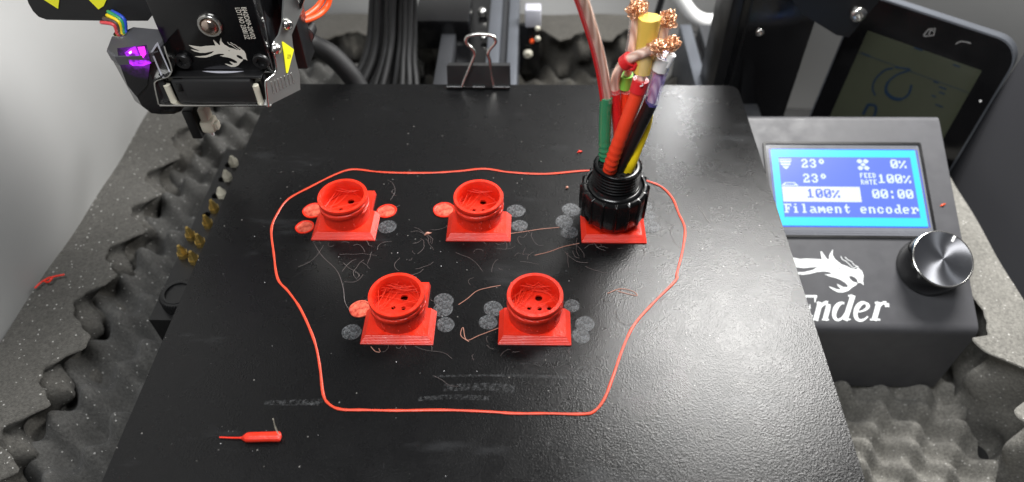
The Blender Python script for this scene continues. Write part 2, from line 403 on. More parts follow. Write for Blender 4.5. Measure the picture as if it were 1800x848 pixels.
def foam_strip(P0, along, inward, length, thick, z0, z1, A, mat, label, seed=0.0, taper=None, PER=31.0, under=6.0):
    """a sheet of egg crate foam standing on edge: cut top face, lumpy face inward"""
    P0 = Vector(P0); a = Vector(along); i = Vector(inward); m = MB()
    nu, nv = int(length / 1.5), 26
    def depth(s, z): 
        t = thick if taper is None else taper(s)
        return t + A * (lobe(s / PER + seed + 0.12 * math.sin(s * 0.047) + (0.5 if math.cos(2 * math.pi * (z - z1) / PER) < 0 else 0)) * abs(math.cos(2 * math.pi * (z - z1) / PER)) ** 0.7 - under / A * (1 - math.exp(-max(0, z1 - z - 1) / 5.0)) + 0.3 * math.sin(s * 0.083 + seed) + 0.12 * math.sin(s * 0.9)) 
    prof = []
    QS = (0, .25, .5, .72, .86, .93, .97, .99, 1.0)
    for k in range(9): prof.append((QS[k], z1))              # cut top, from the wall to the lumpy edge
    for k in range(1, nv + 1): prof.append((1.0, z1 + (z0 - z1) * k / nv))
    prof.append((0.0, z0))
    def fn(u, v):
        s = u * length; k = v * (len(prof) - 1); k = int(round(k)); q, z = prof[k]
        d = depth(s, z) * q
        zz = z
        if k < 9: zz += 0.5 * math.sin(s * 0.11 + q * 2) + (-0.9 if k == 8 else -0.25 if k == 7 else 0)
        return P0 + a * s + i * d + Vector((0, 0, zz))
    m.sheet(fn, nu, len(prof) - 1)
    m.f = [list(reversed(f)) for f in m.f]
    return tag(build('foam_strip', m, mat, angle=42), label, 'foam')
foam_strip((-217, -330, 0), (0, 1, 0), (1, 0, 0), 590, 30, -130, -45, 6.3, M['foam'], 'charcoal foam strip on edge along the silver wall, wavy side towards nozzle tray', 0.6)
def pockets(s):
    y = s - 330; d = 24 if y > 8 else 31
    for yc, wd, dp in ((-14, 11, 19), (-46, 9, 20), (-80, 14, 18), (60, 22, 5), (120, 18, 6)): d -= dp * math.exp(-((y - yc) / wd) ** 2)
    return d
foam_strip((249, -330, 0), (0, 1, 0), (-1, 0, 0), 560, 25, -130, -60, 2.2, M['foam_pale'], 'pale grey foam strip on edge beside the display box and dark cloth', 0.2, taper=pockets, under=11.0)
foam_strip((-186, 264, 0), (1, 0, 0), (0, -1, 0), 292, 26, -130, -44, 6, M['foam_back'], 'brownish foam strip on edge below the pale back wall', 1.0)

# ------------------------------------------------------------------ build plate
t = thing('build_plate', 'large black textured print bed plate carrying the five red prints', 'build plate', (0, 0, -1))
def rrect(x0, x1, y0, y1, r, n=6):
    out = []
    for cx, cy, a0 in ((x1 - r, y1 - r, 0), (x0 + r, y1 - r, 90), (x0 + r, y0 + r, 180), (x1 - r, y0 + r, 270)):
        for k in range(n + 1):
            a = math.radians(a0 + 90 * k / n); out.append((cx + r * math.cos(a), cy + r * math.sin(a)))
    return out
m = MB(); m.prism(rrect(-117.5, 117.5, -117.5, 117.5, 5), -1.0, 0.0)
for i, f in enumerate(m.f):
    zs = [m.v[k].z for k in f]
    m.mi[i] = 0 if min(zs) > -0.01 else 1
build('print_surface', m, [M['bed'], M['edge']], t, angle=20)
build('heater_plate', MB().prism(rrect(-116.5, 116.5, -116.5, 116.5, 5), -5.5, -1.05), M['matte'], t)

# skirt
SK = [(619, 298), (660, 302), (700, 304), (760, 304), (808, 301), (852, 297), (895, 303), (960, 306), (1036, 300), (1090, 306), (1140, 319), (1165, 330), (1183, 350), (1193, 375),
      (1204, 402), (1200, 440), (1190, 480), (1187, 494), (1150, 531), (1115, 571), (1095, 612), (1078, 661), (1063, 700), (1046, 722), (1025, 728),
      (960, 727), (905, 727), (860, 724), (780, 721), (700, 722), (640, 721), (600, 720), (579, 711), (568, 693), (562, 644), (552, 598), (529, 545), (507, 513), (488, 490), (481, 445),
      (477, 403), (488, 375), (507, 350), (545, 329), (587, 308)]
path = smooth_path([on(x, y, 2, 0.25) for x, y in SK], 5, True)
tag(build('skirt_loop', MB().tube(path, [0.45 + 0.08 * math.sin(i * .9) * math.sin(i * .37) + 0.03 * math.sin(i * 2.3) for i in range(len(path))], 8, True, flat=0.5), M['skirt'], angle=60), 'thin wavy red skirt line looping round all the red prints', 'filament')

# ------------------------------------------------------------------ red printed adapters
def circ(r, n=40, cx=0, cy=0, ph=0): return [(cx + r * math.cos(2 * math.pi * k / n + ph), cy + r * math.sin(2 * math.pi * k / n + ph)) for k in range(n)]
def make_adapter():
    root = thing('threaded_adapter', '', 'printed part', (0, 0, 0))
    b = MB()
    W2, y0, ym, y1 = 13.0, -13.5, 1.2, 13.6
    o0 = [(-W2, y0), (W2, y0), (W2, ym), (W2 - 3.6, ym + .2), (W2 - 3.6, y1), (-W2 + 3.6, y1), (-W2 + 3.6, ym + .2), (-W2, ym)]
    o1 = [(-W2 + 1.9, y0 + 2.4), (W2 - 1.9, y0 + 2.4), (W2 - 1.9, ym - .1), (W2 - 3.9, ym + .1), (W2 - 3.9, y1 - .3), (-W2 + 3.9, y1 - .3), (-W2 + 3.9, ym + .1), (-W2 + 1.9, ym - .1)]
    hole = circ(7.0, 28, 0, -1.2)
    b.prism(o0, 0, 0.6, None, [hole]); b.prism(o0, 0.6, 2.7, None, [hole], top=[o1, hole])
    build('base_plate', b, M['red'], root, angle=25, local=True)
    # tube with two rising thread ridges and a lip
    tb = MB(); ro, ri, n = 9.45, 8.55, 72
    def outer(a, z):
        r = ro
        if z > 11.8: r = max(r, ro + min(0.55, (z - 11.8) * 3.5))
        d = math.degrees(a) % 360
        for a1, a2, z0 in ((-300, 24, 11.1), (-38, 200, 8.3)):   # two starts of a coarse screw thread
            for k in (d - 360, d):
                if a1 <= k <= a2:
                    ends = min(1.0, (k - a1) / 5, (a2 - k) / 5)
                    e = abs(z - (z0 + 5.6 * k / 360))
                    r = max(r, ro + max(0.0, min(0.62, (1.0 - e) * 3.0)) * ends)
        return r
    zs = [1.5 + k * 0.3 for k in range(int((13.0 - 1.5) / 0.3) + 1)]
    vs = []; 
    for i in range(n):
        a = 2 * math.pi * i / n
        for z in zs: 
            r = outer(a, z); vs.append((r * math.cos(a), r * math.sin(a), z))
        rl = outer(a, zs[-1])
        for (r, z) in ((rl - 0.12, 13.15), (ri + 0.12, 13.15), (ri, 13.0), (ri, 9), (ri, 5.2)): vs.append((r * math.cos(a), r * math.sin(a), z))
    mm = len(zs) + 5; fs = []
    for i in range(n):
        j = (i + 1) % n
        for k in range(mm - 1): fs.append((i * mm + k, j * mm + k, j * mm + k + 1, i * mm + k + 1))
    tb.add([(x, y - 1.3, z * 1.05) for x, y, z in vs], fs)
    build('threaded_tube', tb, M['red'], root, angle=50, local=True)
    fl = MB(); holes = [circ(0.85, 12, -2.0, -0.2), circ(0.85, 12, 1.7, -0.4), circ(0.85, 12, 5.2, -0.2), circ(1.35, 14, 1.4, 4.4)]
    fl.prism(circ(8.7, 40), 5.2, 6.1, Matrix.Translation((0, -1.3, 0)), holes)
    build('tube_floor', fl, M['red'], root, angle=30, local=True)
    return root
proto = make_adapter()
ADP = [((-61.4, 22.4), 'red printed threaded adapter flanked by two red discs on one side'),
       ((-6.6, 22.6), 'red printed threaded adapter in the middle of the back row of three'),
       ((48.0, 22.4), 'red printed adapter mostly covered by the black cable connector'),
       ((-32.8, -27.8), 'red printed threaded adapter with a peach coloured disc tucked at its side'),
       ((16.3, -27.2), 'red printed threaded adapter of the front row, between two pairs of overlapping grey discs')]
for i, ((x, y), lab) in enumerate(ADP):
    o = proto if i == 0 else copy_tree(proto)
    o.location = Vector((x, y, 0.02)) * S; o['label'] = lab; o['group'] = 'red printed adapters on the bed'
    st = MB(); rnd = random.Random(3 + i)
    for k in range((16, 12, 6, 30, 20)[i]):
        a, a2 = rnd.uniform(0, 6.3), rnd.uniform(0, 6.3); z = rnd.uniform(7.0, 10.8); z2 = z + rnd.uniform(-2, 2.0)
        if k % 3: a2 = a + rnd.uniform(0.5, 1.5)
        p, q = Vector((8.3 * math.cos(a), 8.3 * math.sin(a) - 1.3, z)), Vector((8.3 * math.cos(a2), 8.3 * math.sin(a2) - 1.3, max(7.0, min(12, z2))))
        mid = (p + q) / 2 + Vector((rnd.uniform(-1, 1), rnd.uniform(-1, 1), rnd.uniform(-1.2, 0.1))); mid.z = max(mid.z, 7.1)
        st.tube(smooth_path([p, mid, q], 4), 0.085, 4)
    build('stringing', st, M['red_pale'], o, local=True)['kind'] = 'stuff'
    sm = MB(); a0 = math.radians((-60, -84, -75, -118, -40)[i])
    for k in range(26):                                             # the zits of the layer seam and a few strays
        aa = a0 + rnd.uniform(-.05, .05) if k < 18 else rnd.uniform(-2.9, -0.2)
        sm.ball((9.4 * math.cos(aa), 9.4 * math.sin(aa) - 1.3, 2.9 + k * 0.42 if k < 18 else rnd.uniform(3, 12)), rnd.uniform(.18, .38), 6, 4, 0.6)
    for k in range(16):
        sm.ball((rnd.uniform(-10.5, 10.5), rnd.uniform(-11.2, -9.4), 2.7), rnd.uniform(.15, .35), 6, 3, .6)
    build('layer_seam', sm, M['red'], o, local=True)['kind'] = 'stuff'

# adhesion discs
def disc(px, py, rpx, red, label, h=0.25):
    c = on(px, py, 2, 0); s = (c - CAM).dot(CR @ Vector((0, 0, -1))) / 1250; r = rpx * s
    rnd = random.Random(int(px * 31 + py)); k1, k2 = rnd.uniform(0, 6), rnd.uniform(0, 6)
    pl = [(r * (1 + 0.035 * math.sin(2 * a + k1) + 0.02 * math.sin(5 * a + k2)) * math.cos(a), r * (1 + 0.035 * math.sin(2 * a + k1)) * math.sin(a)) for a in [2 * math.pi * k / 36 for k in range(36)]]
    m = MB()
    if red:
        vs = []; 
        for f, z in ((1.0, 0.0), (1.0, h), (0.86, h * 1.1), (0.8, h * 0.55)): vs += [(x * f, y * f, z) for x, y in pl]
        vs.append((0, 0, h * 0.6)); n = 36; fs = []
        for q in range(3):
            for k in range(n): fs.append((q * n + k, q * n + (k + 1) % n, (q + 1) * n + (k + 1) % n, (q + 1) * n + k))
        m.add(vs, fs); m.cur = 1; m.add(vs[3 * n:], [(k, (k + 1) % n, n) for k in range(n)])
    else: m.prism(pl, 0.0, h)
    m.v = [v + Vector((c.x, c.y, 0.004)) for v in m.v]
    o = build('adhesion_disc', m, [M['film'] if red == 2 else M['red'], M['film']] if red else M['residue'], origin=(c.x, c.y, 0.0), angle=50)
    tag(o, label, 'disc', 'red discs stuck to the bed' if red else 'grey residue discs on the bed')
disc(552, 371, 19, 1, 'red disc half hidden behind the adapter tube, the farther of its two', 0.45)
disc(536, 400, 16, 1, 'small red disc at the front corner of the adapter that has three red discs', 0.45)
disc(680, 372, 17, 1, 'red disc beside the base plate, above a dim grey disc', 0.45)
disc(781, 370, 19, 1, 'red disc touching the middle adapter of the back row', 0.45)
disc(634, 544, 19, 2, 'peach red disc touching the adapter of the front row', 0.5)
G = [(681, 399, 16, 'dim grey disc right under a red disc beside a base plate', .06), (907, 371, 16, 'farther of two grey discs beside the middle back adapter', .07), (913, 397, 14, 'nearer and smaller of two grey discs beside the middle back adapter', .06),
     (1004, 369, 16, 'topmost of three grey discs stacked beside the black connector', .06), (992, 390, 16, 'middle of three grey discs stacked beside the black connector', .07), (1001, 409, 15, 'lowest of three grey discs stacked beside the black connector', .08),
     (1136, 362, 11, 'small grey disc peeking out highest beside the connector ring', .06), (1140, 379, 12, 'grey disc squeezed between two others beside the connector ring', .07), (1144, 398, 16, 'largest grey disc beside the covered base plate, lowest of three', .08),
     (618, 584, 17, 'lone grey disc at the corner of the front adapter with a peach disc', .06),
     (780, 529, 17, 'upper disc of an overlapping grey pair close to a lone third disc', .06), (779, 544, 17, 'lower disc of an overlapping grey pair close to a lone third disc', .07), (783, 571, 16, 'grey disc just below a nearly merged grey pair', .08),
     (867, 543, 17, 'upper of two joined grey discs between the two front adapters', .06), (858, 567, 16, 'lower of two joined grey discs between the two front adapters', .07),
     (1005, 538, 14, 'single grey disc touching the tube of the front adapter', .06), (1028, 570, 17, 'upper of two joined grey discs at the outer corner of a front base plate', .07), (1021, 591, 16, 'lower of two joined grey discs at the outer corner of a front base plate', .08)]
for px, py, r, lab, h in G: disc(px, py, r, 0, lab, h)

def smear(pts, ws, label, seed):
    P = smooth_path([on(x, y, 2, 0.02) for x, y in pts], 6); wz = [ws[0] + (ws[1] - ws[0]) * k / (len(P) - 1) for k in range(len(P))]
    m = MB(); L, Rr = ribbon(P, wz); vs = []
    for i in range(len(L)): vs += [(L[i].x, L[i].y, 0.03), (Rr[i].x, Rr[i].y, 0.03)]
    m.add(vs, [(2 * i, 2 * i + 1, 2 * i + 3, 2 * i + 2) for i in range(len(L) - 1)])
    tag(build('glue_smear', m, M['smear'], angle=0), label, 'smear')
smear([(465, 708), (510, 708), (567, 707)], (1.6, 2.6), 'pale grey smear ending at the lower corner of the skirt loop', 1)
smear([(760, 662), (860, 660), (960, 662), (1010, 664), (1050, 655)], (0.8, 1.4), 'thin curved grey smear below the front row of adapters', 2)
smear([(780, 682), (850, 680), (905, 684)], (2.6, 3.2), 'broad faint grey smear above the bottom stretch of skirt', 3)
smear([(735, 702), (790, 698), (860, 700)], (1.5, 2.0), 'faint grey smear just inside the bottom stretch of skirt', 4)

# purge blob
b0, b1 = on(430, 769, 2, 0.9), on(489, 768, 2, 0.9); m = MB()
pth = [on(386, 769, 2, .5), on(410, 770, 2, .6), on(424, 770, 2, .8), on(430, 769.5, 2, 1.0), on(440, 769, 2, 1.2), on(485, 768, 2, 1.2), on(491, 768, 2, 1.1), on(495, 768, 2, 0.9)]
m.tube(smooth_path(pth, 4), [0.25] * 4 + [0.3] * 4 + [0.45, .6, .8, 1.0] + [1.15, 1.35, 1.55, 1.65] + [1.7] * 4 + [1.75] * 4 + [1.7, 1.5, 1.3, 1.0] + [0.45], 10, flat=0.72)
t = thing('filament_blob', 'orange red filament sliver with a thin tail lying alone near the bed corner', 'filament', (b0.x, b0.y, 0))
build('blob', m, M['red'], t, angle=60)
q = on(490, 765, 2, 1.8); build('hair', MB().tube(smooth_path([q, q + Vector((-.2, 0.5, 4)), q + Vector((0.2, 1.0, 8.6))], 4), [0.22] * 5 + [.16] * 4, 6), M['cream'], t)
# chips and hairs
def chip(px, py, s, label, mat='red', z=0.0, axis=2, val=None):
    c = on(px, py, 2, z + 0.3); rnd = random.Random(px)
    m = MB(); m.tube(smooth_path([c + Vector((-s, -s * .5, 0)), c + Vector((-s * .3, 0.1, .35)), c + Vector((s * .4, .2 * s, .25)), c + Vector((s * 1.1, s * .7, 0))], 3),
                     [.1, .25, .4, .55, .6, .55, .45, .3, .2, .1], 7)
    tag(build('filament_chip', m, M[mat], angle=60), label, 'chip')
chip(1019, 268, 1.1, 'small pink red chip lying behind the connector, outside the skirt')
chip(752, 412, 1.3, 'pale orange chip with hairs between the back adapters', 'wisp')
chip(997, 331, 0.55, 'tiny orange crumb inside the skirt near the connector', 'wisp')
WISP = [([(896, 411), (925, 407), (950, 403), (983, 400)], 'pale strand running from the base plate of the middle back adapter'),
        ([(940, 449), (965, 443), (990, 434), (1018, 428)], 'curved pinkish strand ending at the covered base plate'),
        ([(806, 536), (822, 525), (838, 512), (858, 506), (880, 502)], 'forked pale strand between the front adapters'),
        ([(824, 601), (810, 590), (814, 576), (820, 598), (842, 590), (876, 577)], 'kinked pale strand reaching the corner of the front base plate'),
        ([(552, 428), (566, 450), (592, 476), (603, 505), (606, 530), (614, 545)], 'long grey strand running between the two adapters with red discs'),
        ([(652, 610), (660, 618), (668, 619), (666, 613)], 'short curl below the front adapter with a peach disc'),
        ([(1068, 516), (1090, 508), (1112, 512), (1120, 520), (1104, 517), (1086, 512)], 'tangled tuft of hairs near the right stretch of skirt')]
for pts, lab in WISP:
    tag(build('filament_strand', MB().tube(smooth_path([on(x, y, 2, 0.14) for x, y in pts], 6), 0.075 if 'long grey' in lab else 0.13, 5), M['wisp_grey' if 'long grey' in lab else 'wisp'], angle=60), lab, 'strand')
m = MB(); m2 = MB(); rnd = random.Random(11)
def hair(mm, c, L, r=0.055):
    a = rnd.uniform(0, 6.3); p = Vector((c[0], c[1], 0.1)); pts = [p]; k = rnd.uniform(-0.5, 0.5)
    for q in range(5):
        a += k + rnd.uniform(-.35, .35); p = p + Vector((math.cos(a), math.sin(a), 0)) * L / 5; p.z = 0.1 + rnd.uniform(0, .4); pts.append(p.copy())
    mm.tube(smooth_path(pts, 3), r, 4)
for k in range(46):
    cx, cy = rnd.gauss(5, 42), rnd.gauss(-8, 24)
    if -100 < cx < 105 and -75 < cy < 75: hair(m if k % 2 else m2, (cx, cy), rnd.choice((2, 3, 4, 5, 7, 10, 15)))
for (x, y) in ((640, 430), (660, 445), (640, 460), (720, 470), (880, 440), (930, 455), (1010, 455), (620, 480), (740, 415), (755, 412), (905, 420), (1000, 440)):
    for q in range(3):
        c = on(x + rnd.uniform(-22, 22), y + rnd.uniform(-14, 14), 2, 0); hair(m if q % 2 else m2, (c.x, c.y), rnd.uniform(3, 12), 0.06)
for (x, y) in ADP[0][0], ADP[1][0], ADP[2][0], ADP[3][0], ADP[4][0]:
    for q in range(5): hair(m, (x + rnd.uniform(-15, 15), y - 14 + rnd.uniform(-2.5, 1)), rnd.uniform(2, 5), 0.065)
tag(build('filament_hairs', m, M['wisp_grey'], angle=60), 'fine pale plastic hairs scattered over the print bed', 'hairs', kind='stuff')
tag(build('filament_hairs', m2, M['wisp_grey'], angle=60), 'fine grey plastic hairs scattered over the print bed', 'hairs', kind='stuff')
m = MB()
for k in range(150):
    x, y, r = rnd.uniform(-112, 112), rnd.uniform(-100, 110), rnd.choice((.07, .09, .1, .12, .2))
    m.ball((x, y, 0.05), r, 5, 2, 0.6)
tag(build('dust_specks', m, M['edge'], angle=60), 'pale dust specks lying on the black print bed', 'dust', kind='stuff')

# ------------------------------------------------------------------ binder clip
t = thing('binder_clip', 'black binder clip with steel wire handles gripping the rear bed edge', 'clip', (-12, 118, 0))
m = MB(); x0, x1 = -28.0, 3.2
th = 0.6
prof = [(113.5, 0.45), (114.6, 0.5), (118.6, 9.6), (127.6, 5.2), (128.0, 4.6), (128.0, -13), (114.3, -6.2), (113.5, -6.2), (113.5, -6.8), (114.5, -6.9), (128.8, -14), (128.8, 5.0), (128.2, 5.8), (118.3, 10.6), (114.1, 1.2), (113.5, 1.1)]
m.prism([(y, z) for y, z in prof], x0, x1, Matrix(((0, 0, 1, 0), (1, 0, 0, 0), (0, 1, 0, 0), (0, 0, 0, 1))))
build('clip_body', m, M['black'], t, angle=25)
for (a, b) in ((x0 - .2, -20.6), (-15.2, -9.2), (-5.0, x1 + .2)):
    build('lip_roll', MB().tube([(a, 113.6, 1.15), (b, 113.6, 1.15)], 1.15, 12), M['gloss'], t, angle=50)
hp = [(-20.6, 113.8, 1.2), (-18.2, 115, 7), (-14.6, 116.3, 15), (-13.6, 116.8, 18.2), (-14.6, 117.3, 20.6), (-17.2, 117.8, 23.3), (-17.6, 118.1, 25.2), (-16.0, 118.5, 27), (-10.4, 118.7, 28), (-4.9, 118.5, 27), (-3.3, 118.1, 25.2), (-3.7, 117.8, 23.3), (-6.1, 117.3, 20.6), (-7.1, 116.8, 18.2), (-6.4, 116.3, 15), (-5.6, 115, 7), (-4.6, 113.8, 1.2)]
build('wire_handle', MB().tube(smooth_path(hp, 5), 0.85, 10), M['steel'], t, angle=70)

# ------------------------------------------------------------------ connector with its wires
cx, cy = 47.6, 22.3
t = thing('cable_connector', 'black round cable connector on the covered red adapter, bristling with coloured wires', 'connector', (cx, cy, 3))
T0 = Matrix.Translation((cx, cy, 0))
m = MB()
def rib(r, a, z):
    if r < 12.3: return r
    return r + 0.75 * max(0.0, min(1.0, (math.cos(16 * a + 0.5) - 0.80) / 0.12))
m.lathe([(10.4, 6.6), (12.6, 6.6), (12.9, 7.0), (13.0, 12), (13.0, 18.6), (12.8, 19.5), (12.25, 20.2), (11.5, 20.2), (11.3, 19.6), (11.2, 18.4), (9.5, 18.2)], 256, T0, rib=rib)
build('ring_nut', m, M['connector'], t, angle=40)
for k in range(16):
    pass
m = MB(); pr = [(10.2, 16.5), (10.9, 17.5), (10.9, 19.8), (10.5, 20.3), (9.6, 20.6), (9.3, 21.4)]
z = 21.6
while z < 29: pr += [(8.5, z), (8.5, z + .35), (9.35, z + .8), (9.35, z + 1.05)]; z += 1.45
pr += [(8.7, 29.4), (8.6, 30.3), (8.3, 30.5), (7.5, 30.5), (7.3, 30.1), (7.3, 28.6)]
m.lathe(pr, 72, T0); build('threaded_body', m, M['connector'], t, angle=40)
wire_ends = {'green': (-4.4, 4.2), 'rearred': (-1.0, 5.0), 'midred': (1.6, 4.6), 'orange': (-3.2, -2.4), 'black': (0.4, -1.0), 'yellow': (3.6, -1.4)}
build('insert', MB().prism(circ(7.4, 40), 26.5, 28.8, T0), M['matte'], t)
mi_ = MB()
for k in range(14):
    a = 2 * math.pi * k / 14; mi_.lathe([(0.5, 28.75), (0.5, 29.3), (0.8, 29.3), (0.8, 28.75)], 10, Matrix.Translation((cx + 6 * math.cos(a), cy + 6 * math.sin(a), 0)))
build('pin_collars', mi_, M['connector'], t, angle=40)['kind'] = 'stuff'
def wire(): 
    return None
def wpart(name, pts, r, mat, parent, k=6, n=14, wr=0.0, wseed=0, wtail=None):
    pa = smooth_path(pts, k); rs = []
    for i in range(len(pa)):
        q = r if not isinstance(r, tuple) else r[0] + (r[1] - r[0]) * i / (len(pa) - 1)
        if wr: 
            f = 1.0 if wtail is None else max(0.0, 1 - i / (len(pa) * wtail))
            q *= 1 + f * wr * math.sin(i * 1.9 + wseed) 
        rs.append(q)
    return build(name, MB().tube(pa, rs, n), mat, parent, angle=60)
def fray(c, axis, R, parent, seed, n=170):
    rn = random.Random(seed); m = MB(); R *= 1.22; c = Vector(c); axis = Vector(axis).normalized()
    for k in range(64):
        d = Vector((rn.gauss(0, 1), rn.gauss(0, 1), rn.gauss(0, 1))).normalized(); d = (d + axis * 0.25).normalized()
        tdir = d.cross(Vector((rn.gauss(0, 1), rn.gauss(0, 1), rn.gauss(0, 1)))).normalized()
        p1 = c + d * R * rn.uniform(.55, .95); p2 = p1 + tdir * R * rn.uniform(.3, .6) + d * R * rn.uniform(0, .18); p3 = p2 + tdir * R * .15 - d * R * rn.uniform(.3, .55)
        m.tube(smooth_path([c - axis * R * .7 + d * R * .2, c + d * R * .45 - tdir * R * .25, p1, p2, p3, p3 - tdir * R * .35], 3), 0.15, 5)
    return build('frayed_end', m, M['copper'], parent, angle=70)
def w(px, py, y): return on(px, py, 1, y)
def base(k): a, b = wire_ends[k]; return Vector((cx + a, cy + b, 28.0))
def anchor(name):
    pass
# green sleeve with red and clear cable
g = wpart('wire', [base('green'), w(1063, 268, 26), w(1063, 245, 26), w(1064, 205, 26), w(1066, 170, 25.5)], 2.25, M['w_green'], t, 8, 14, 0.17, 1, 0.6)
g['label'] = 'green sleeve on a red striped cable rising out of view'
up = [w(1066, 178, 25.5), w(1059, 130, 24), w(1049, 85, 22), w(1037, 45, 19.5), w(1024, 5, 17), w(1005, -45, 13), w(985, -90, 8)]
wpart('insulation', [p + Vector((0.35, 0, 0)) for p in up], (2.0, 2.15), M['clear'], g, 6, 16)
wpart('copper_core', [p + Vector((0.55, 0, 0)) for p in up], (1.5, 1.65), M['twist'], g, 6, 12)
wpart('red_stripe', [p + Vector((-1.25, -0.25, 0)) for p in up], (0.95, 1.05), M['w_red'], g, 6, 12)
# rear red, bending over to a frayed end
g = wpart('wire', [base('rearred'), w(1086, 250, 27), w(1084, 205, 27), w(1081, 156, 26)], 1.75, M['w_red'], t, 8)
g['label'] = 'red sleeve whose bare end bends over, rearmost beside the green sleeve'
up = [w(1081, 162, 26), w(1082, 140, 25.5), w(1089, 122, 24), w(1104, 106, 21.5), w(1124, 96, 19), w(1148, 86, 17.5)]
wpart('insulation', up, 1.95, M['clear'], g, 6, 14); wpart('copper_core', up, 1.6, M['twist'], g, 6, 12)
wpart('marker_ring', [w(1098, 112, 22.2), w(1108, 104, 21.2)], 2.75, M['w_red'], g, 2, 16); wpart('marker_tab', [w(1103, 118, 20.5), w(1113, 122, 19.5), w(1120, 112, 19)], 0.7, M['w_red'], g, 4, 8)
fray(w(1154, 84, 17), (1, 0, 0.2), 2.5, g, 1)
# middle red with lime marker
g = wpart('wire', [base('midred'), w(1097, 250, 28), w(1099, 205, 28), w(1100, 158, 27.5)], 1.75, M['w_orange'], t, 8)
g['label'] = 'red sleeve with a lime green marker, behind the front orange red one'
up = [w(1100, 160, 27.5), w(1105, 120, 27), w(1113, 75, 26.5), w(1118, 28, 26)]
wpart('insulation', up, 2.2, M['clear'], g, 6, 14); wpart('copper_core', up, 1.45, M['twist'], g, 6, 12)
wpart('marker_ring', [w(1098, 153, 27.3), w(1101, 131, 27)], 2.45, M['w_lime'], g, 3, 16)
fray(w(1120, 17, 26), (0, 0, 1), 2.9, g, 2)
# orange red front sleeve with red marker and amber clear end
g = wpart('wire', [base('orange'), w(1074, 290, 18), w(1081, 268, 17.5), w(1092, 238, 17.5), w(1108, 196, 18), w(1122, 160, 18.5)], 2.5, M['w_orange'], t, 8, 16, 0.14, 0, 0.75)
g['label'] = 'orange red sleeve at the front with a red marker and amber end'
wpart('marker_ring', [w(1121, 161, 18.5), w(1127, 140, 19)], 2.9, M['w_red'], g, 3, 18)
wpart('marker_print', [w(1125, 152, 15.4), w(1130, 151, 15.5), w(1129.5, 147.5, 15.6)], 0.22, M['print'], g, 1, 6)
up = [w(1125, 150, 19), w(1131, 118, 19.5), w(1136, 88, 20)]
wpart('insulation', up, 2.3, M['clear'], g, 6, 14); wpart('copper_core', up, 1.5, M['twist'], g, 6, 12)
up = [w(1129, 128, 20), w(1134, 92, 21), w(1139, 60, 21.5), w(1142, 31, 22)]
wpart('amber_sleeve', up, (3.0, 3.7), M['amber'], g, 6, 8); wpart('amber_liner', [w(1132, 110, 20.8), w(1138, 72, 21.5), w(1141, 33, 22)], (2.2, 2.9), M['brass'], g, 6, 8)
# black with clear end and white marker; violet reflection painted into the insulation
g = wpart('wire', [base('black'), w(1094, 285, 20.5), w(1108, 255, 20.5), w(1124, 222, 20.5), w(1138, 194, 20.5), w(1145, 178, 20.5)], 2.45, M['w_black'], t, 8, 16, 0.05, 0, 0.5)
g['label'] = 'black sleeve with a clear end, painted violet for a reflection, and white marker'
up = [w(1144, 182, 20.5), w(1153, 152, 20.5), w(1163, 120, 20.5), w(1171, 98, 20)]
wpart('insulation', up, 2.5, M['violet'], g, 6, 16); wpart('copper_core', up, 1.6, M['twist'], g, 6, 12)
wpart('marker_ring', [w(1160, 121, 20.3), w(1168, 99, 20)], 3.05, M['white'], g, 3, 10); wpart('marker_tab', [w(1171, 116, 18.6), w(1181, 96, 18.6)], 1.5, M['white'], g, 2, 8)
fray(w(1181, 78, 19.5), (0.3, 0, 1), 2.3, g, 3)
# yellow leaning behind the black one
g = wpart('wire', [base('yellow'), w(1110, 284, 20.5), w(1119, 262, 22), w(1130, 238, 24), w(1138, 215, 25.5), w(1143, 180, 26.5)], (2.4, 1.5), M['w_yellow'], t, 8, 16)
g['label'] = 'yellow sleeve leaning behind the black one'
up = [w(1143, 185, 26.5), w(1152, 140, 26.5), w(1162, 90, 26), w(1169, 45, 25.5)]
wpart('insulation', up, 2.2, M['clear'], g, 6, 14); wpart('copper_core', up, 1.45, M['twist'], g, 6, 12)
fray(w(1173, 36, 25.5), (0, 0, 1), 2.75, g, 4)

# ------------------------------------------------------------------ display box
tl = math.radians(24.5)
F = Frame((171.16, 77.28, -32.15), (1, 0, 0), (0, math.cos(tl), math.sin(tl)))
t = thing('control_display', 'black slanted display box with lit blue screen and round silver dial', 'display', (171, 40, -112))
# body: side profile (y, z) swept along x
p_t, p_b = F.at(0, 39.4), F.at(0, -71.0)
body = MB()
fb = Vector((0, p_b.y, p_b.z)); ft = Vector((0, p_t.y, p_t.z))
def arc(c0, c1, c2, n=5):
    c0, c1, c2 = Vector(c0), Vector(c1), Vector(c2); return [tuple(c0 * (1 - k / n) ** 2 + c1 * 2 * (k / n) * (1 - k / n) + c2 * (k / n) ** 2) for k in range(n + 1)]
d = (Vector((ft.y, ft.z)) - Vector((fb.y, fb.z))).normalized()
Pb, Pt = Vector((fb.y, fb.z)), Vector((ft.y, ft.z))
side = arc(Pb + d * 3.5, Pb, Pb + Vector((0, -3.5))) + [(Pb.x + 0.5, -111.5), (Pt.x + 4, -111.5)] + arc(Pt + Vector((2, -2)), Pt + d * 1.0 , Pt - d * 2, 3)
side = list(reversed(side))
body.prism(side, -45.9, 51.2, Matrix(((0, 0, 1, 171.16), (1, 0, 0, 0), (0, 1, 0, 0), (0, 0, 0, 1))))
o = build('case', body, M['case'], t, angle=25)
bv = o.modifiers.new('soft_edges', 'BEVEL'); bv.width = 0.0022; bv.segments = 3; bv.limit_method = 'ANGLE'; bv.angle_limit = math.radians(50)
wn = o.modifiers.new('even_normals', 'WEIGHTED_NORMAL')
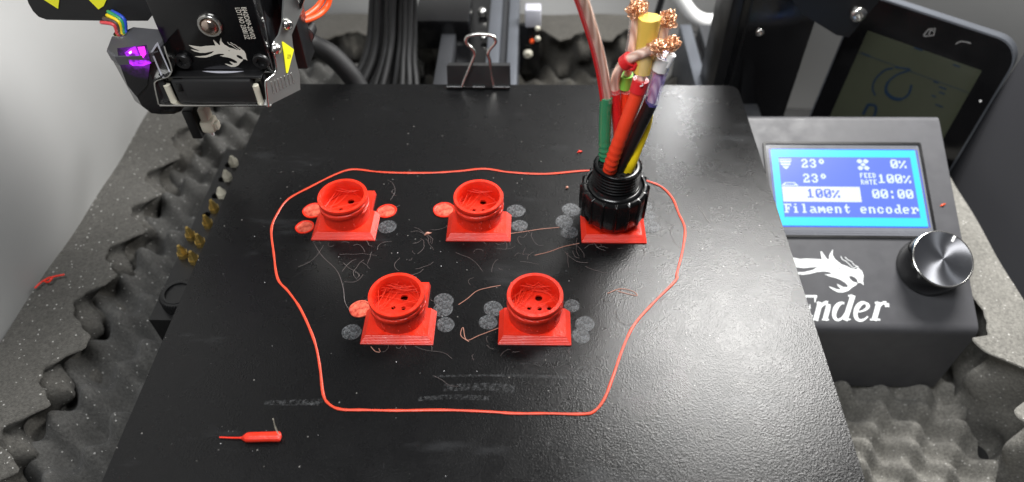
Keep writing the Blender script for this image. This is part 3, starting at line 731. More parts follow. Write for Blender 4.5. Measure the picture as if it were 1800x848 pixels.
# screen module, sitting proud of the slanted face in a dark window
m = MB(); m.prism(rrect(-39.6, 39.2, -26.2, 24.8, 1.2), 0.03, 0.9, F.M, [list(reversed(rrect(-38.4, 38.0, -25.0, 23.6, .8)))]); build('window_trim', m, M['black'], t, angle=30)
m = MB(); m.prism(rrect(-38.4, 38.0, -25.0, 23.6, .8), 0.04, 0.25, F.M); scr = build('screen', m, M['bezel'], t, angle=30)
m = MB()
for a in (0.0, 1.0):
    m.prism(rrect(-37.4 + a, 37.4 - a, -23.8 + a, 22.6 - a, .6), 0.25, 0.42 - 0.06 * a, F.M, [list(reversed(rrect(-36.9 + a, 36.9 - a, -23.3 + a, 22.1 - a, .6)))])
build('screen_frame', m, M['bezel'], scr, angle=30)
build('backlight_edge', MB().prism(rrect(-36.7, 36.9, -20.7, 21.3, .8), 0.25, 0.29, F.M), M['lcd_edge'], scr)
build('backlight', MB().prism(rrect(-36.0, 36.2, -20.0, 20.6, .8), 0.29, 0.32, F.M), M['lcd_glow'], scr)
LX0, LX1, LY0, LY1 = -32.6, 32.9, -15.6, 16.6
build('pixel_field', MB().prism([(LX0, LY0), (LX1, LY0), (LX1, LY1), (LX0, LY1)], 0.32, 0.36, F.M), M['lcd_blue'], scr)
FONT = {'0': '7CC6CEDEF6E67C00', '1': '307030303030FC00', '2': '78CC0C3860CCFC00', '3': '78CC0C380CCC7800', '%': '00C6CC183066C600', ':': '0030300000303000', 'F': 'FE6268786860F000', 'i': '3000703030307800',
        'l': '7030303030307800', 'a': '0000780C7CCC7600', 'm': '0000CCFEFED6C600', 'e': '000078CCFCC07800', 'n': '0000F8CCCCCCCC00', 't': '10307C3030341800', 'c': '000078CCC0CC7800', 'o': '000078CCCCCC7800',
        'd': '1C0C0C7CCCCC7600', 'r': '0000DC766660F000', 'o2': '', '*': '386C6C3800000000', ' ': '0000000000000000'}
SMALL = {'F': '74644', 'E': '74647', 'D': '65556', 'R': '65655', 'A': '25755', 'T': '72222'}
pwx, pwy = (LX1 - LX0) / 128, (LY1 - LY0) / 64
def dots(mm, rows, x, y, sy=1.0, wbits=8, z=0.36):
    for j, row in enumerate(rows):
        i = 0
        while i < wbits:
            if row >> (wbits - 1 - i) & 1:
                k = i
                while k < wbits and row >> (wbits - 1 - k) & 1: k += 1
                xa, xb = LX0 + (x + i) * pwx, LX0 + (x + k) * pwx; ya, yb = LY1 - (y + j * sy) * pwy, LY1 - (y + (j + 1) * sy) * pwy
                mm.prism([(xa, yb), (xb, yb), (xb, ya), (xa, ya)], z, z + 0.03, F.M); i = k
            else: i += 1
def text(mm, s, x, y, sy=1.35, z=0.36):
    for ch in s:
        h = FONT[ch]; dots(mm, [int(h[2 * k:2 * k + 2], 16) for k in range(8)], x, y, sy, 8, z); x += 8
m = MB()
text(m, '23*', 22, 2.2); text(m, '0%', 108, 2.2); text(m, '23*', 22, 18.2); text(m, '100%', 94, 18.2); text(m, '00:00', 86, 34.4); text(m, 'Filament encoder', 0.5, 50.2)
for k, ch in enumerate('FEED'): dots(m, [int(c) for c in SMALL[ch]], 77 + 4 * k, 17, 1.05, 3)
for k, ch in enumerate('RATE'): dots(m, [int(c) for c in SMALL[ch]], 77 + 4 * k, 24, 1.05, 3)
dots(m, [0xFFF, 0x000, 0xFFF, 0x7FE, 0x000, 0x7FE, 0x3FC, 0x000, 0x1F8, 0x0F0, 0x060], 0.5, 2.2, 1.0, 12)             # nozzle symbol
dots(m, [0x1FF8, 0x300C, 0x6006, 0xFFFF][:4], 0.5, 27.5, 0.9, 16)                                                     # bed symbol
dots(m, [0x0E38, 0x1F7C, 0x1F7C, 0x0E38, 0x01C0, 0x03E0, 0x01C0, 0x0E38, 0x1F7C, 0x1F7C, 0x0E38], 76, 2.2, 1.05, 13)
build('screen_text', m, M['lcd_white'], scr, angle=0)
m = MB(); m.prism([(LX0 + .3, LY1 - 48.0 * pwy), (LX0 + 75 * pwx, LY1 - 48.0 * pwy), (LX0 + 75 * pwx, LY1 - 32 * pwy), (LX0 + .3, LY1 - 32 * pwy)], 0.36, 0.385, F.M); build('progress_bar', m, M['lcd_bar'], scr)
m = MB(); text(m, '100%', 24, 34.4, 1.35, 0.388); build('bar_text', m, M['lcd_blue'], scr, angle=0)
# printed dragon emblem and word
DRAGON = [(-20, 205), (60, 226), (110, 236), (160, 233), (250, 237), (274, 241), (263, 182), (270, 178), (290, 205), (312, 236), (326, 240), (330, 205), (356, 163), (353, 205), (372, 238), (398, 258), (420, 276), (455, 288), (492, 306), (528, 314), (544, 300), (556, 312), (574, 328), (584, 360), (580, 400),
          (586, 432), (566, 416), (540, 412), (538, 392), (520, 374), (494, 362), (476, 364), (480, 382), (504, 404), (540, 416), (530, 430), (500, 448), (470, 474), (430, 486), (392, 484), (356, 466), (324, 441), (352, 448), (386, 462), (414, 464), (408, 452), (392, 436), (386, 422), (406, 430), (434, 446), (462, 446), (468, 434),
          (446, 412), (410, 390), (372, 376), (330, 366), (293, 350), (322, 350), (350, 344), (330, 334), (290, 328), (236, 334), (180, 348), (130, 354), (60, 346), (10, 330), (70, 334), (140, 334), (206, 318), (244, 294), (200, 298), (140, 304), (80, 298), (20, 276), (-10, 252), (60, 274), (90, 278), (60, 262), (20, 240)]
WHISK = [[(415, 216), (426, 240), (452, 252), (474, 272), (496, 294), (512, 304), (530, 296), (544, 292)], [(445, 222), (470, 244), (498, 258), (512, 280), (530, 288), (546, 300)]]
def z7(x, y): return F.uv(1380 + x * 0.2359, 400 + y * 0.2359)
m = MB(); eye = [z7(*q) for q in ((398, 303), (405, 302), (418, 310), (416, 315), (404, 311))]
m.prism([z7(*q) for q in DRAGON], 0.02, 0.12, F.M, [eye])
for wk in WHISK: add_ribbon(m, [z7(*q) for q in wk], 0.32, 0.02, 0.14, F.M)
build('dragon_emblem', m, M['print'], t, angle=0)
# word 'Ender' in heavy slanted serif letters, drawn with a broad pen
m = MB(); zt = [0.0]
def pen(pts, ws):
    zt[0] += 0.004; add_ribbon(m, [z7(*q) for q in pts], [x * 0.2359 * 0.285 * (0.80 if x > 20 else 0.95) for x in ws], 0.02, 0.10 + zt[0], F.M)
def bez(a, b, c, d_, n=9): return [tuple((1 - u) ** 3 * a[i] + 3 * (1 - u) ** 2 * u * b[i] + 3 * (1 - u) * u * u * c[i] + u ** 3 * d_[i] for i in (0, 1)) for u in [k / n for k in range(n + 1)]]
BL, XH, AS = 694, 558, 506
pen([(96, BL), (140, AS + 2)], [46, 46]); pen([(62, BL - 8), (190, BL - 8)], [16, 16]); pen([(178, BL - 2), (205, 655)], [12, 8]); pen([(106, AS + 8), (238, AS + 8)], [18, 18]); pen([(226, AS + 4), (222, 560)], [20, 6]); pen([(118, 600), (190, 600)], [16, 14]); pen([(186, 575), (176, 628)], [8, 8])
pen([(226, BL), (262, XH)], [42, 42]); pen([(236, XH + 5), (262, XH + 5)], [14, 14]); pen(bez((250, 620), (268, 580), (296, 556), (318, 566)), [12, 14, 16, 20, 24, 28, 32, 36, 38, 38]); pen(bez((322, 572), (324, 604), (304, 650), (296, 694)), [36, 38, 40, 41, 41, 41, 41, 41, 40, 40]); pen([(206, BL - 6), (248, BL - 6)], [13, 13]); pen([(274, BL - 6), (326, BL - 6)], [13, 13])
pen(bez((440, 566), (396, 548), (356, 620), (366, 668)), [16, 22, 28, 34, 38, 40, 40, 38, 36, 32]); pen(bez((366, 664), (376, 704), (420, 702), (446, 640)), [34, 34, 30, 26, 22, 18, 16, 14, 12, 10]); pen([(446, BL), (506, AS)], [42, 42]); pen([(470, AS + 5), (506, AS + 5)], [14, 14]); pen([(450, BL - 6), (488, BL - 8)], [14, 10])
pen(bez((606, 570), (566, 536), (516, 610), (524, 660)), [18, 24, 30, 34, 38, 40, 40, 38, 36, 34]); pen(bez((524, 656), (532, 706), (580, 706), (616, 664)), [36, 36, 34, 30, 26, 22, 18, 14, 12, 10]); pen(bez((604, 566), (634, 584), (612, 622), (546, 630)), [16, 28, 32, 32, 28, 22, 18, 14, 12, 12])
pen([(662, BL), (700, XH)], [42, 42]); pen([(668, XH + 5), (700, XH + 5)], [14, 14]); pen([(632, BL - 6), (708, BL - 6)], [13, 13]); pen(bez((690, 612), (704, 574), (730, 554), (752, 566)), [12, 14, 16, 18, 20, 22, 24, 28, 30, 32]); pen([(742, 580), (774, 580)], [34, 34])
build('name_lettering', m, M['print'], t, angle=0)
# dial
kx, ky = F.uv(1658, 455, 15.0)
KM = F.M @ Matrix.Translation((kx, ky, 0))
kb = MB().lathe([(13.9, 0.6), (14.1, 1.0), (13.7, 14.2), (13.5, 14.7)], 72); kn = build('dial', kb, M['gloss'], t, angle=40, local=True)
kn.matrix_local = Matrix.Translation(-ROOTLOC[t.name] * S) @ Matrix.Translation(Vector(KM.translation) * S) @ F.M.to_3x3().to_4x4()
cp = build('dial_cap', MB().lathe([(13.5, 14.7), (13.15, 15.1), (12.8, 15.0), (6, 15.0), (0.01, 15.0)], 96), M['brushed'], kn, angle=40, local=True)
rm = build('dial_rim', MB().lathe([(13.55, 14.68), (13.62, 14.9), (13.2, 15.22), (12.95, 15.12)], 96), M['steel'], kn, angle=60, local=True)
pt = build('dial_pointer', MB().box(9.6, 13.0, -0.55, 0.55, 15.0, 15.35, 0.15, Matrix.Rotation(math.radians(57), 4, 'Z')), M['white'], kn, local=True)
# orange chip and smear on the case
u, v = F.uv(1657, 361); p = F.at(u, v, 0.3); c = MB(); c.tube(smooth_path([F.at(u - 1.4, v - .6, .2), F.at(u, v, .5), F.at(u + 1.6, v + .9, .2)], 4), [.15, .3, .4, .5, .5, .4, .3, .2, .1], 6)
tag(build('filament_chip', c, M['orange'], angle=60), 'orange chip lying on the display box beside the lit screen', 'chip')

# ------------------------------------------------------------------ touchscreen behind
yw, ln = math.radians(40), math.radians(10)
nb = Vector((math.sin(yw), math.cos(yw), 0))
TF = Frame((227.09, 161.12, -22.04), (math.cos(yw), -math.sin(yw), 0), nb * math.sin(ln) + Vector((0, 0, 1)) * math.cos(ln))
t = thing('touchscreen', 'black glossy touchscreen tablet tilted behind the display box, switched off', 'tablet', tuple(TF.at(0, -80)))
sh = rrect(-42.5, 42.8, -88, 32.9, 13, 8)
m = MB(); m.prism(sh, -9, -0.6, TF.M); build('shell', m, M['alu'], t, angle=40)
m = MB(); m.prism(rrect(-41.6, 41.9, -87, 32.0, 12.2, 8), -0.6, 0.0, TF.M); build('glass', m, M['gloss'], t, angle=40)
m = MB(); m.prism([(-30.6, -75), (31.2, -75), (31.2, 14.4), (-30.6, 14.4)], 0.0, 0.1, TF.M); sc_ = build('display_panel', m, M['olive'], t)
def tz(x, y): return TF.uv(1240 + x * 0.3111, y * 0.3111)
m = MB()
add_ribbon(m, smooth_path([(*tz(x, y), 0) for x, y in ((1060, 385), (1010, 400), (960, 450), (945, 500), (960, 540))], 4), 1.0, 0.1, 0.16, TF.M)
add_ribbon(m, smooth_path([(*tz(x, y), 0) for x, y in ((1160, 395), (1080, 425), (1030, 470), (1022, 520), (1060, 555), (1110, 560), (1150, 530), (1165, 480))], 4), [1.0] * 8 + [1.5] * 4 + [2.0] * 8 + [1.2] * 9, 0.1, 0.165, TF.M)
add_ribbon(m, [tz(1070, 380), tz(1155, 390)], 0.8, 0.1, 0.17, TF.M)
build('drop_logo', m, M['logo_dark'], sc_, angle=0)
m = MB(); add_ribbon(m, [tz(890, 650), tz(920, 590)], 1.6, 0.1, 0.16, TF.M); add_ribbon(m, smooth_path([(*tz(x, y), 0) for x, y in ((918, 590), (960, 600), (960, 640), (935, 690))], 4), 1.5, 0.1, 0.165, TF.M)
for (xa, ya, L) in ((880, 300, 120), (1290, 460, 60), (1320, 490, 90), (1320, 520, 70), (1280, 540, 50), (1300, 590, 90), (1400, 365, 80), (1180, 270, 100)):
    a = tz(xa, ya); add_ribbon(m, [a, (a[0] + L * 0.045, a[1])], 0.8, 0.1, 0.16, TF.M)
a = tz(850, 290); add_ribbon(m, [(-30.4, a[1]), (31, a[1])], 0.25, 0.1, 0.15, TF.M)
build('menu_print', m, M['logo_dark'], sc_, angle=0)['kind'] = 'stuff'
m = MB()
for pts in ([(1232, 200), (1262, 166), (1298, 162), (1290, 200), (1240, 206), (1232, 198)], [(1262, 196), (1272, 172), (1290, 176)]):
    add_ribbon(m, [tz(*q) for q in pts], 0.55, 0.0, 0.08, TF.M)
add_ribbon(m, smooth_path([(*tz(x, y), 0) for x, y in ((1415, 250), (1440, 236), (1470, 238), (1500, 246))], 4), 0.5, 0.0, 0.08, TF.M)
build('key_symbol', m, M['edge'], t, angle=0)
u, v = tz(1554, 572); build('power_light', MB().prism(circ(0.6, 12, u, v), 0.0, 0.2, TF.M), M['white'], t)

# ------------------------------------------------------------------ gantry upright and bracket
def slotted(mm, x0, x1, y0, y1, z0, z1): mm.box(x0, x1, y0, y1, z0, z1, 0.8)
u0, u1 = on(1322, 0, 1, 150), on(1262, 160, 1, 150)
t = thing('gantry_upright', 'tall black extrusion upright behind the bed beside the touchscreen', 'upright', (150, 160, -130))
def vplane(px, py, y): return on(px, py, 1, y)
A, B, C_, D_ = vplane(1318, -60, 160), vplane(1262, 170, 160), vplane(1388, 205, 160), vplane(1455, -60, 160)
xl = (A.x + B.x) / 2; xr = (C_.x + D_.x) / 2
m = MB()
def quadprism(pts, depth):
    vs = [Vector(p) for p in pts] + [Vector(p) + Vector((0, depth, 0)) for p in pts]; n = len(pts)
    return vs, [tuple(range(n))] + [tuple(range(2 * n - 1, n - 1, -1))] + [(i, i + n, (i + 1) % n + n, (i + 1) % n) for i in range(n)]
m.box(xl + 1, xr, 160, 196, -130, 150, 1.0); build('extrusion', m, M['gloss'], t, angle=40)
m = MB(); m.box(xl - 5, xl + 1.0, 158, 190, -130, 150, 0.8); m.box(xl + 5, xl + 6.2, 159.2, 160.2, -97, 150, 0.2); build('edge_rail', m, M['black'], t, angle=40)
bp = on(1335, 56, 1, 159.5); 
def boltmesh(c, r, axis='y'):
    mm = MB(); R_ = Matrix.Translation(c) @ Matrix.Rotation(math.radians(90), 4, 'X')
    mm.lathe([(r, 0), (r, r * .45), (r * .8, r * .75), (r * .42, r * .85), (r * .4, r * .35), (0.01, r * .35)], 20, R_); return mm
build('bolt', boltmesh(bp, 2.3), M['steel'], t, angle=50)
t = thing('screen_bracket', 'dark blue black bracket plate holding the tablet by a round bolt', 'bracket', tuple(on(1470, 30, 1, 150)))
m = MB(); pl = [on(x, y, 1, 150) for x, y in ((1372, -30), (1600, -60), (1540, 8), (1492, 66), (1470, 62), (1410, 25))]
vs, fs = quadprism(pl, 3); m.add(vs, [tuple(reversed(f)) for f in fs]); build('plate', m, M['black'], t, angle=30)
build('bolt', boltmesh(on(1507, 23, 1, 149.8), 4.2), M['steel'], t, angle=50)

# ------------------------------------------------------------------ rails behind the bed
t = thing('rail', 'grey slotted aluminium rail running straight back under the binder clip', 'rail', (-15, 190, -60))
m = MB()
ra = [on(x, 60, 2, -24).x for x in (776, 801, 832, 858, 880, 893, 911)]
build('slot_floor', MB().box(ra[0] + .5, ra[6] - .5, 90, 270, -62, -32), M['gloss'], t)
build('rail_edge', MB().box(ra[0], ra[1], 90, 270, -62, -24, .6), M['darkalu'], t, angle=40)
build('rail_edge', MB().box(ra[3], ra[4], 90, 270, -60, -24.2, .6), M['alu'], t, angle=40); build('rail_edge', MB().box(ra[4], ra[5], 90, 270, -60, -27, .6), M['darkalu'], t, angle=40)
build('rail_edge', MB().box(ra[5], ra[6], 90, 270, -62, -24, .6), M['alu'], t, angle=40)
for px, py, r in ((848, 22, 3.2), (850, 66, 2.2), (893, 2, 2.2)):
    c = on(px, py, 2, -29); build('bolt', MB().ball(c, r, 14, 6), M['steel'], t, angle=60)
t = thing('limit_switch', 'white limit switch with small wires on the side of the grey rail', 'switch', tuple(on(938, 50, 1, 215)))
c = on(937, 34, 1, 215); m = MB(); m.box(c.x - 5, c.x + 5, 215, 224, c.z - 6, c.z + 6, 1); build('switch_body', m, M['label'], t)
c = on(935, 70, 1, 216); build('mount_plate', MB().box(c.x - 8, c.x + 5, 216, 220, c.z - 26, c.z + 10, .5), M['gloss'], t)
for px, py, r in ((945, 50, 1.6), (945, 68, 1.8), (928, 94, 3.0)): build('screw', boltmesh(on(px, py, 1, 214), r), M['cream'], t, angle=50)
build('solder_pad', MB().ball(on(935, 73, 1, 214), 1.6, 10, 5), M['orange'], t)
t = thing('rail', 'dark grey slotted rail ending behind the wire bundle near the upright', 'rail', (130, 200, -60))
ya = on(1240, 43, 2, -42).y
xs = [on(x, 44, 2, -42).x for x in (1196, 1215, 1252, 1276)]
build('slot_floor', MB().box(xs[0], xs[3], 60, ya - .6, -82, -47), M['gloss'], t)
build('rail_edge', MB().box(xs[0] - .3, xs[1], 60, ya, -82, -42, .6), M['alu'], t, angle=40)
build('rail_edge', MB().box(xs[1] + 5, xs[2], 60, ya, -82, -42, .6), M['darkalu'], t, angle=40); build('rail_edge', MB().box(xs[2] + 2.5, xs[3] + 3, 60, ya, -82, -42.4, .6), M['darkalu'], t, angle=40)

# loose cables
def cable(name, pts, r, mat, label, n=12, flat=1.0): return tag(build(name, MB().tube(smooth_path(pts, 8), r, n, flat=flat), mat, angle=60), label, 'cable')
cable('white_cable', [on(x, y, 1, 258) for x, y in ((1178, -30), (1200, 4), (1217, 26), (1238, 37), (1262, 36), (1284, 26), (1300, 40), (1312, 62), (1330, 100))], 5.0, M['white'], 'thick white cable sagging along the back wall above the dark rail')
t = thing('cable_loom', 'wide bundle of thin black cables hanging down behind the bed', 'cables', tuple(on(690, 60, 1, 172)))
rnd = random.Random(5)
for k in range(11):
    o_ = (k - 5) * 7.5 + rnd.uniform(-2, 2); yy = rnd.uniform(-6, 6)
    build('cable', MB().tube(smooth_path([on(x + o_ * f, y, 1, y_ + yy) for x, y, y_, f in ((692, -40, 178, .9), (690, 20, 174, .95), (688, 70, 168, 1.0), (682, 110, 160, 1.15), (672, 150, 150, 1.5), (660, 195, 138, 1.8))], 6), rnd.uniform(1.7, 2.6), 8), M['cable'], t, angle=60)
cable('braided_loom', [on(x, y, 1, yy) for x, y, yy in ((520, 60, 130), (548, 78, 130), (580, 95, 128), (608, 122, 126), (628, 150, 124), (650, 190, 120))], 5.2, M['cable'], 'black braided cable sleeve curving down beside the print head')
cable('orange_cable', [on(x, y, 1, yy) for x, y, yy in ((520, 40, 78), (545, 34, 85), (566, 22, 92), (578, 4, 96), (580, -25, 98))], 1.3, M['orange'], 'orange cable leaving the print head, lower of the two')
cable('orange_cable', [on(x, y, 1, yy) for x, y, yy in ((521, 36, 79), (540, 26, 86), (556, 14, 92), (567, -2, 96), (572, -25, 98))], 1.3, M['orange'], 'orange cable leaving the print head, upper of the two')
t = thing('motor_block', 'black square motor block blurred behind the bed between loom and rail', 'motor', (-55, 215, -97))
c = on(785, 50, 1, 205); build('housing', MB().box(c.x - 20, c.x + 14, 205, 240, c.z - 15, c.z + 5, 1.5), M['gloss'], t)
cable('black_cable', [on(x, y, 1, 246) for x, y in ((1150, 40), (1160, 10), (1168, -20), (1172, -60))], 2.2, M['matte'], 'black cable climbing the back wall behind the frayed copper ends')
c0 = on(86, 494, 2, -42)
cable('red_scrap', [c0 + Vector(d) * 0.5 for d in ((-9, -9, 0), (-5, -3, 1.5), (0, 2, 2), (4, 1, 3), (2, -3, 2), (-3, -1, 1.5), (3, 3, 2), (12, 7, 1))], 0.45, M['red'], 'small red filament curl lying on the charcoal foam strip')

# ------------------------------------------------------------------ nozzle tray
t = thing('nozzle_tray', 'black tray holding spare nozzles under the edge of the bed', 'tray', (-130, 55, -130))
holes = []
TB = -40
HOL = [(-144.6, 100.5), (-144.6, 89), (-144.2, 76.5), (-150.6, 87), (-150.6, 99), (-150.6, 75)]
build('tray_body', MB().prism([(-152.6, -2.5), (-104, -2.5), (-104, 113), (-152.6, 113)], -58, TB, None, [list(reversed(circ(2.4, 14, x - 3, y))) for x, y in ((-144.6, 100.5), (-144.6, 89), (-144.2, 76.5))] + [list(reversed(circ(2.2, 14, -147.8, 62.5)))]), M['black'], t, angle=30)
build('tray_foot', MB().box(-149, -106, -14, -2.6, -70, -50, .8), M['gloss'], t); build('tray_support', MB().box(-151, -106, 0, 110, -130, -58.1, .8), M['black'], t)
def nozzle(x, y, mat, label, h=7.0, cat='nozzle', grp=None):
    r = thing('nozzle', label, cat, (x, y, TB), grp)
    m = MB(); m.lathe([(2.6, 0.02), (2.6, 2.4)], 6, Matrix.Translation((x, y, TB)))
    m.lathe([(2.6, 2.4), (0.01, 2.4)], 6, Matrix.Translation((x, y, TB))); build('hex_collar', m, mat, r, angle=25)
    m = MB(); m.lathe([(2.4, 2.42), (0.7, h), (0.35, h), (0.3, h - .8)], 6, Matrix.Translation((x, y, TB))); build('tip', m, mat, r, angle=20)
for x, y, lab in ((-150.1, 46.9, 'brass nozzle of the outer row, the farther of its pair'), (-150.0, 35.1, 'brass nozzle of the outer row, nearest the black wheel'), (-144.5, 65.8, 'brass nozzle next to the white ones, half under the bed edge'),
                  (-144.3, 55.1, 'brass nozzle of the bed edge row, second after the white ones'), (-143.9, 42.5, 'brass nozzle of the bed edge row, third after the white ones'), (-143.3, 31.6, 'brass nozzle of the bed edge row, last before the black wheel')):
    nozzle(x, y, M['brass'], lab, 7.2, grp='brass nozzles in the tray')
for x, y, lab in ((-144.8, 100.5, 'white nozzle in the tray, farthest from the brass ones'), (-144.8, 89.2, 'middle one of three white nozzles in the tray'), (-143.9, 76.2, 'white nozzle in the tray, next to the brass ones')):
    nozzle(x, y, M['cream'], lab, 6.0, grp='white nozzles in the tray')
c = on(310, 525, 2, -38); t = thing('knurled_wheel', 'black knurled wheel standing on the tray end by the bed edge', 'wheel', (c.x, c.y, TB))
def kn_(r, a, z): return r + (0.25 * math.cos(40 * a) if r > 7 else 0)
m = MB(); m.lathe([(7.4, 0.1), (8.0, .6), (8.0, 5.4), (7.5, 6), (6.6, 6.2), (6.2, 5.6), (3, 5.5), (.01, 5.5)], 160, Matrix.Translation((c.x + 2, c.y, TB)), rib=kn_); build('wheel_body', m, M['black'], t, angle=40)
m = MB(); m.lathe([(6.6, 6.2), (6.4, 6.6), (5.4, 6.6), (5.2, 5.6)], 60, Matrix.Translation((c.x + 2, c.y, TB))); build('wheel_rim', m, M['black'], t, angle=40)

# ------------------------------------------------------------------ print head
t = thing('print_head', 'black direct drive print head with dragon emblem, steel shroud and violet lit duct', 'print head', (-103, 60, 38))
MF = Frame((-103.7, 45.6, 75), (1, 0, 0), (0, 0, 1))
m = MB(); m.box(-123.2, -84.6, 45.6, 70, 55, 98, 1.2); mot = build('motor', m, M['gloss'], t, angle=40)
def mz(x, y): return MF.uv(150 + x / 3.2625, y / 3.2625)
c = MF.at(*mz(718, 140)); R_ = Matrix.Translation(c) @ Matrix.Rotation(math.radians(90), 4, 'X')
m = MB(); m.lathe([(4.5, 0.0), (4.5, 1.2), (4.1, 1.7), (3.4, 1.7), (3.0, 1.0), (2.9, .6)], 40, R_); build('shaft_collar', m, M['steel'], mot, angle=50)
m = MB(); m.lathe([(2.9, 0.6), (2.8, 2.0), (2.2, 2.6), (.01, 2.8)], 30, R_); build('shaft', m, plastic('warm_steel', (0.5, 0.40, 0.34), 0.2, 0.1, metallic=1.0), mot, angle=60)
for q in ((565, 348), (1010, 348)):
    c = MF.at(*mz(*q)); R_ = Matrix.Translation(c) @ Matrix.Rotation(math.radians(90), 4, 'X'); m = MB()
    m.lathe([(3.1, 0), (3.1, 1.0), (2.7, 1.5), (1.5, 1.5), (1.35, .6), (.01, .6)], 30, R_, rib=lambda r, a, z: r * (1 + (0.18 * math.cos(6 * a) if r < 1.6 else 0))); build('screw', m, M['black'], mot, angle=40)
# emblem: same dragon, mapped through three matching points of the photograph
src = [Vector((356, 163)), Vector((586, 432)), Vector((324, 441))]; dst = [Vector(mz(778, 216)), Vector(mz(930, 348)), Vector(mz(800, 366))]
A2 = Matrix(((src[1].x - src[0].x, src[2].x - src[0].x), (src[1].y - src[0].y, src[2].y - src[0].y))); B2 = Matrix(((dst[1].x - dst[0].x, dst[2].x - dst[0].x), (dst[1].y - dst[0].y, dst[2].y - dst[0].y)))
AF = B2 @ A2.inverted()
def dz(q): p = AF @ (Vector(q) - src[0]) + dst[0]; return (p.x, p.y)
m = MB(); m.prism([dz(q) for q in DRAGON], 0.0, 0.06, MF.M, [[dz(q) for q in ((398, 303), (405, 302), (418, 310), (416, 315), (404, 311))]])
for wk in WHISK: add_ribbon(m, [dz(q) for q in wk], 0.2, 0.0, 0.07, MF.M)
build('dragon_emblem', m, M['silverprint'], mot, angle=0)
def textmesh(s, size, Mx, name, mat, parent, align='LEFT'):
    cu = bpy.data.curves.new(name, 'FONT'); cu.body = s; cu.size = size * S; cu.align_x = align; cu.extrude = 0.00002; cu.resolution_u = 3
    ob = bpy.data.objects.new(name, cu); COL.objects.link(ob); dg = bpy.context.evaluated_depsgraph_get()
    me = bpy.data.meshes.new_from_object(ob.evaluated_get(dg)); bpy.data.objects.remove(ob)
    off = ROOTLOC[root_of(parent).name]; X_ = Matrix.Translation(-off * S) @ Matrix.Translation(Vector(Mx.translation) * S) @ Mx.to_3x3().to_4x4()
    me.transform(X_); me.materials.clear(); me.materials.append(mat)
    o = bpy.data.objects.new(name, me); COL.objects.link(o); o.parent = parent; return o
for s_, q0, q1 in (('BJ42D09-20V02', (893, 40), (945, 222)), ('LOT NO 230812Z', (858, 44), (908, 224))):
    a, b = MF.at(*mz(*q0), .05), MF.at(*mz(*q1), .05); L = (b - a).length
    X_ = Matrix.Translation(a) @ Matrix(((0, 1, 0), (0, 0, -1), (-1, 0, 0))).to_4x4()   # reads downward on the upright face
    o = textmesh(s_, 2.6, X_, 'lot_lettering', M['silverprint'], mot)
    wdt = max(v.co.z for v in o.data.vertices) - min(v.co.z for v in o.data.vertices)
    o.data.transform(Matrix.Translation((0, 0, (a.z - ROOTLOC[t.name].z) * S)) @ Matrix.Scale(L * S / max(wdt, 1e-6), 4, (0, 0, 1)) @ Matrix.Translation((0, 0, -(a.z - ROOTLOC[t.name].z) * S)))
# fan housing under the motor
fx0, fx1 = -130.6, -87.9
m = MB(); m.box(-119.2, -92.6, 40.2, 46, 44.3, 55.0, .8); m.box(fx0 + .6, -126.6, 41.5, 46, 44.3, 54.8, .6); m.box(-123.4, -118.8, 40.8, 46, 44.3, 54.4, .4); build('fan_housing', m, M['matte'], t, angle=40)
build('fan_recess', MB().box(fx0 + .8, fx1 - .6, 43.6, 46, 44.4, 54.6), M['gloss'], t)
m = MB(); m.box(-127.5, -88.4, 41.6, 56, 54.9, 55.9, .5); build('fan_cover', m, M['black'], t, angle=40)
m = MB(); m.prism(arc((-112, 45.2, 0), (-104, 42.6, 0), (-96, 45.2, 0), 8), 55.95, 56.05); build('fan_label', m, M['label'], t)
build('panel_seam', MB().box(-121.9, -119.8, 40.5, 40.85, 50, 53.4, .1), M['gloss'], t)
for px in (302, 455):
    c = on(px, 170, 1, 42.0); build('spacer_pin', MB().tube([(c.x, 42.0, 44.2), (c.x, 42.0, 52.0)], 1.3, 14), M['cream'], t, angle=50)
# shroud: bottom sheet, flange and long side plate
m = MB(); m.box(fx0 - .8, fx1 + .6, 39.6, 62, 43.3, 44.2, .25); build('shroud_floor', m, M['steel'], t, angle=40)
m = MB(); pthL = smooth_path([on(x, y, 1, 40.5) for x, y in ((290, 82), (294, 96), (302, 118), (302, 128), (296, 136), (284, 140), (275, 144), (273, 152), (280, 185))], 5)
for i in range(len(pthL) - 1):
    a, b = pthL[i], pthL[i + 1]; q = Vector((0, 14, 0)); m.add([a, b, b + q, a + q, a + Vector((-.5, 0, .2)), b + Vector((-.5, 0, .2)), b + q + Vector((-.5, 0, .2)), a + q + Vector((-.5, 0, .2))], [(0, 1, 2, 3), (7, 6, 5, 4), (0, 4, 5, 1), (3, 2, 6, 7)])
build('shroud_flange', m, M['steel'], t, angle=60)
dirp = Vector((0.42, 0.91, 0)).normalized()
SF = Frame((-87.6, 40.1, 43.8), dirp, (0, 0, 1))
pp = [SF.uv(x, y) for x, y in ((471, 187), (478, 183), (528, 158), (527, 132), (520, 106), (515, 80), (513, 61), (532, 16), (530, -20), (500, -20), (497, 40), (491, 62), (482, 74), (479, 84), (484, 110), (485, 122), (481, 131), (470, 140), (467, 147))]
m = MB(); m.prism(pp, -0.7, 0.0, SF.M); build('shroud_side', m, M['shroud'], t, angle=30)
fe = smooth_path([SF.at(*q, 0.05) for q in [pp[0], pp[-1], pp[-2], pp[-3], pp[-4], pp[-5], pp[-6], pp[-7]]], 4); build('shroud_rim', MB().tube(fe, 0.5, 8), M['steel'], t, angle=60)
m = MB()
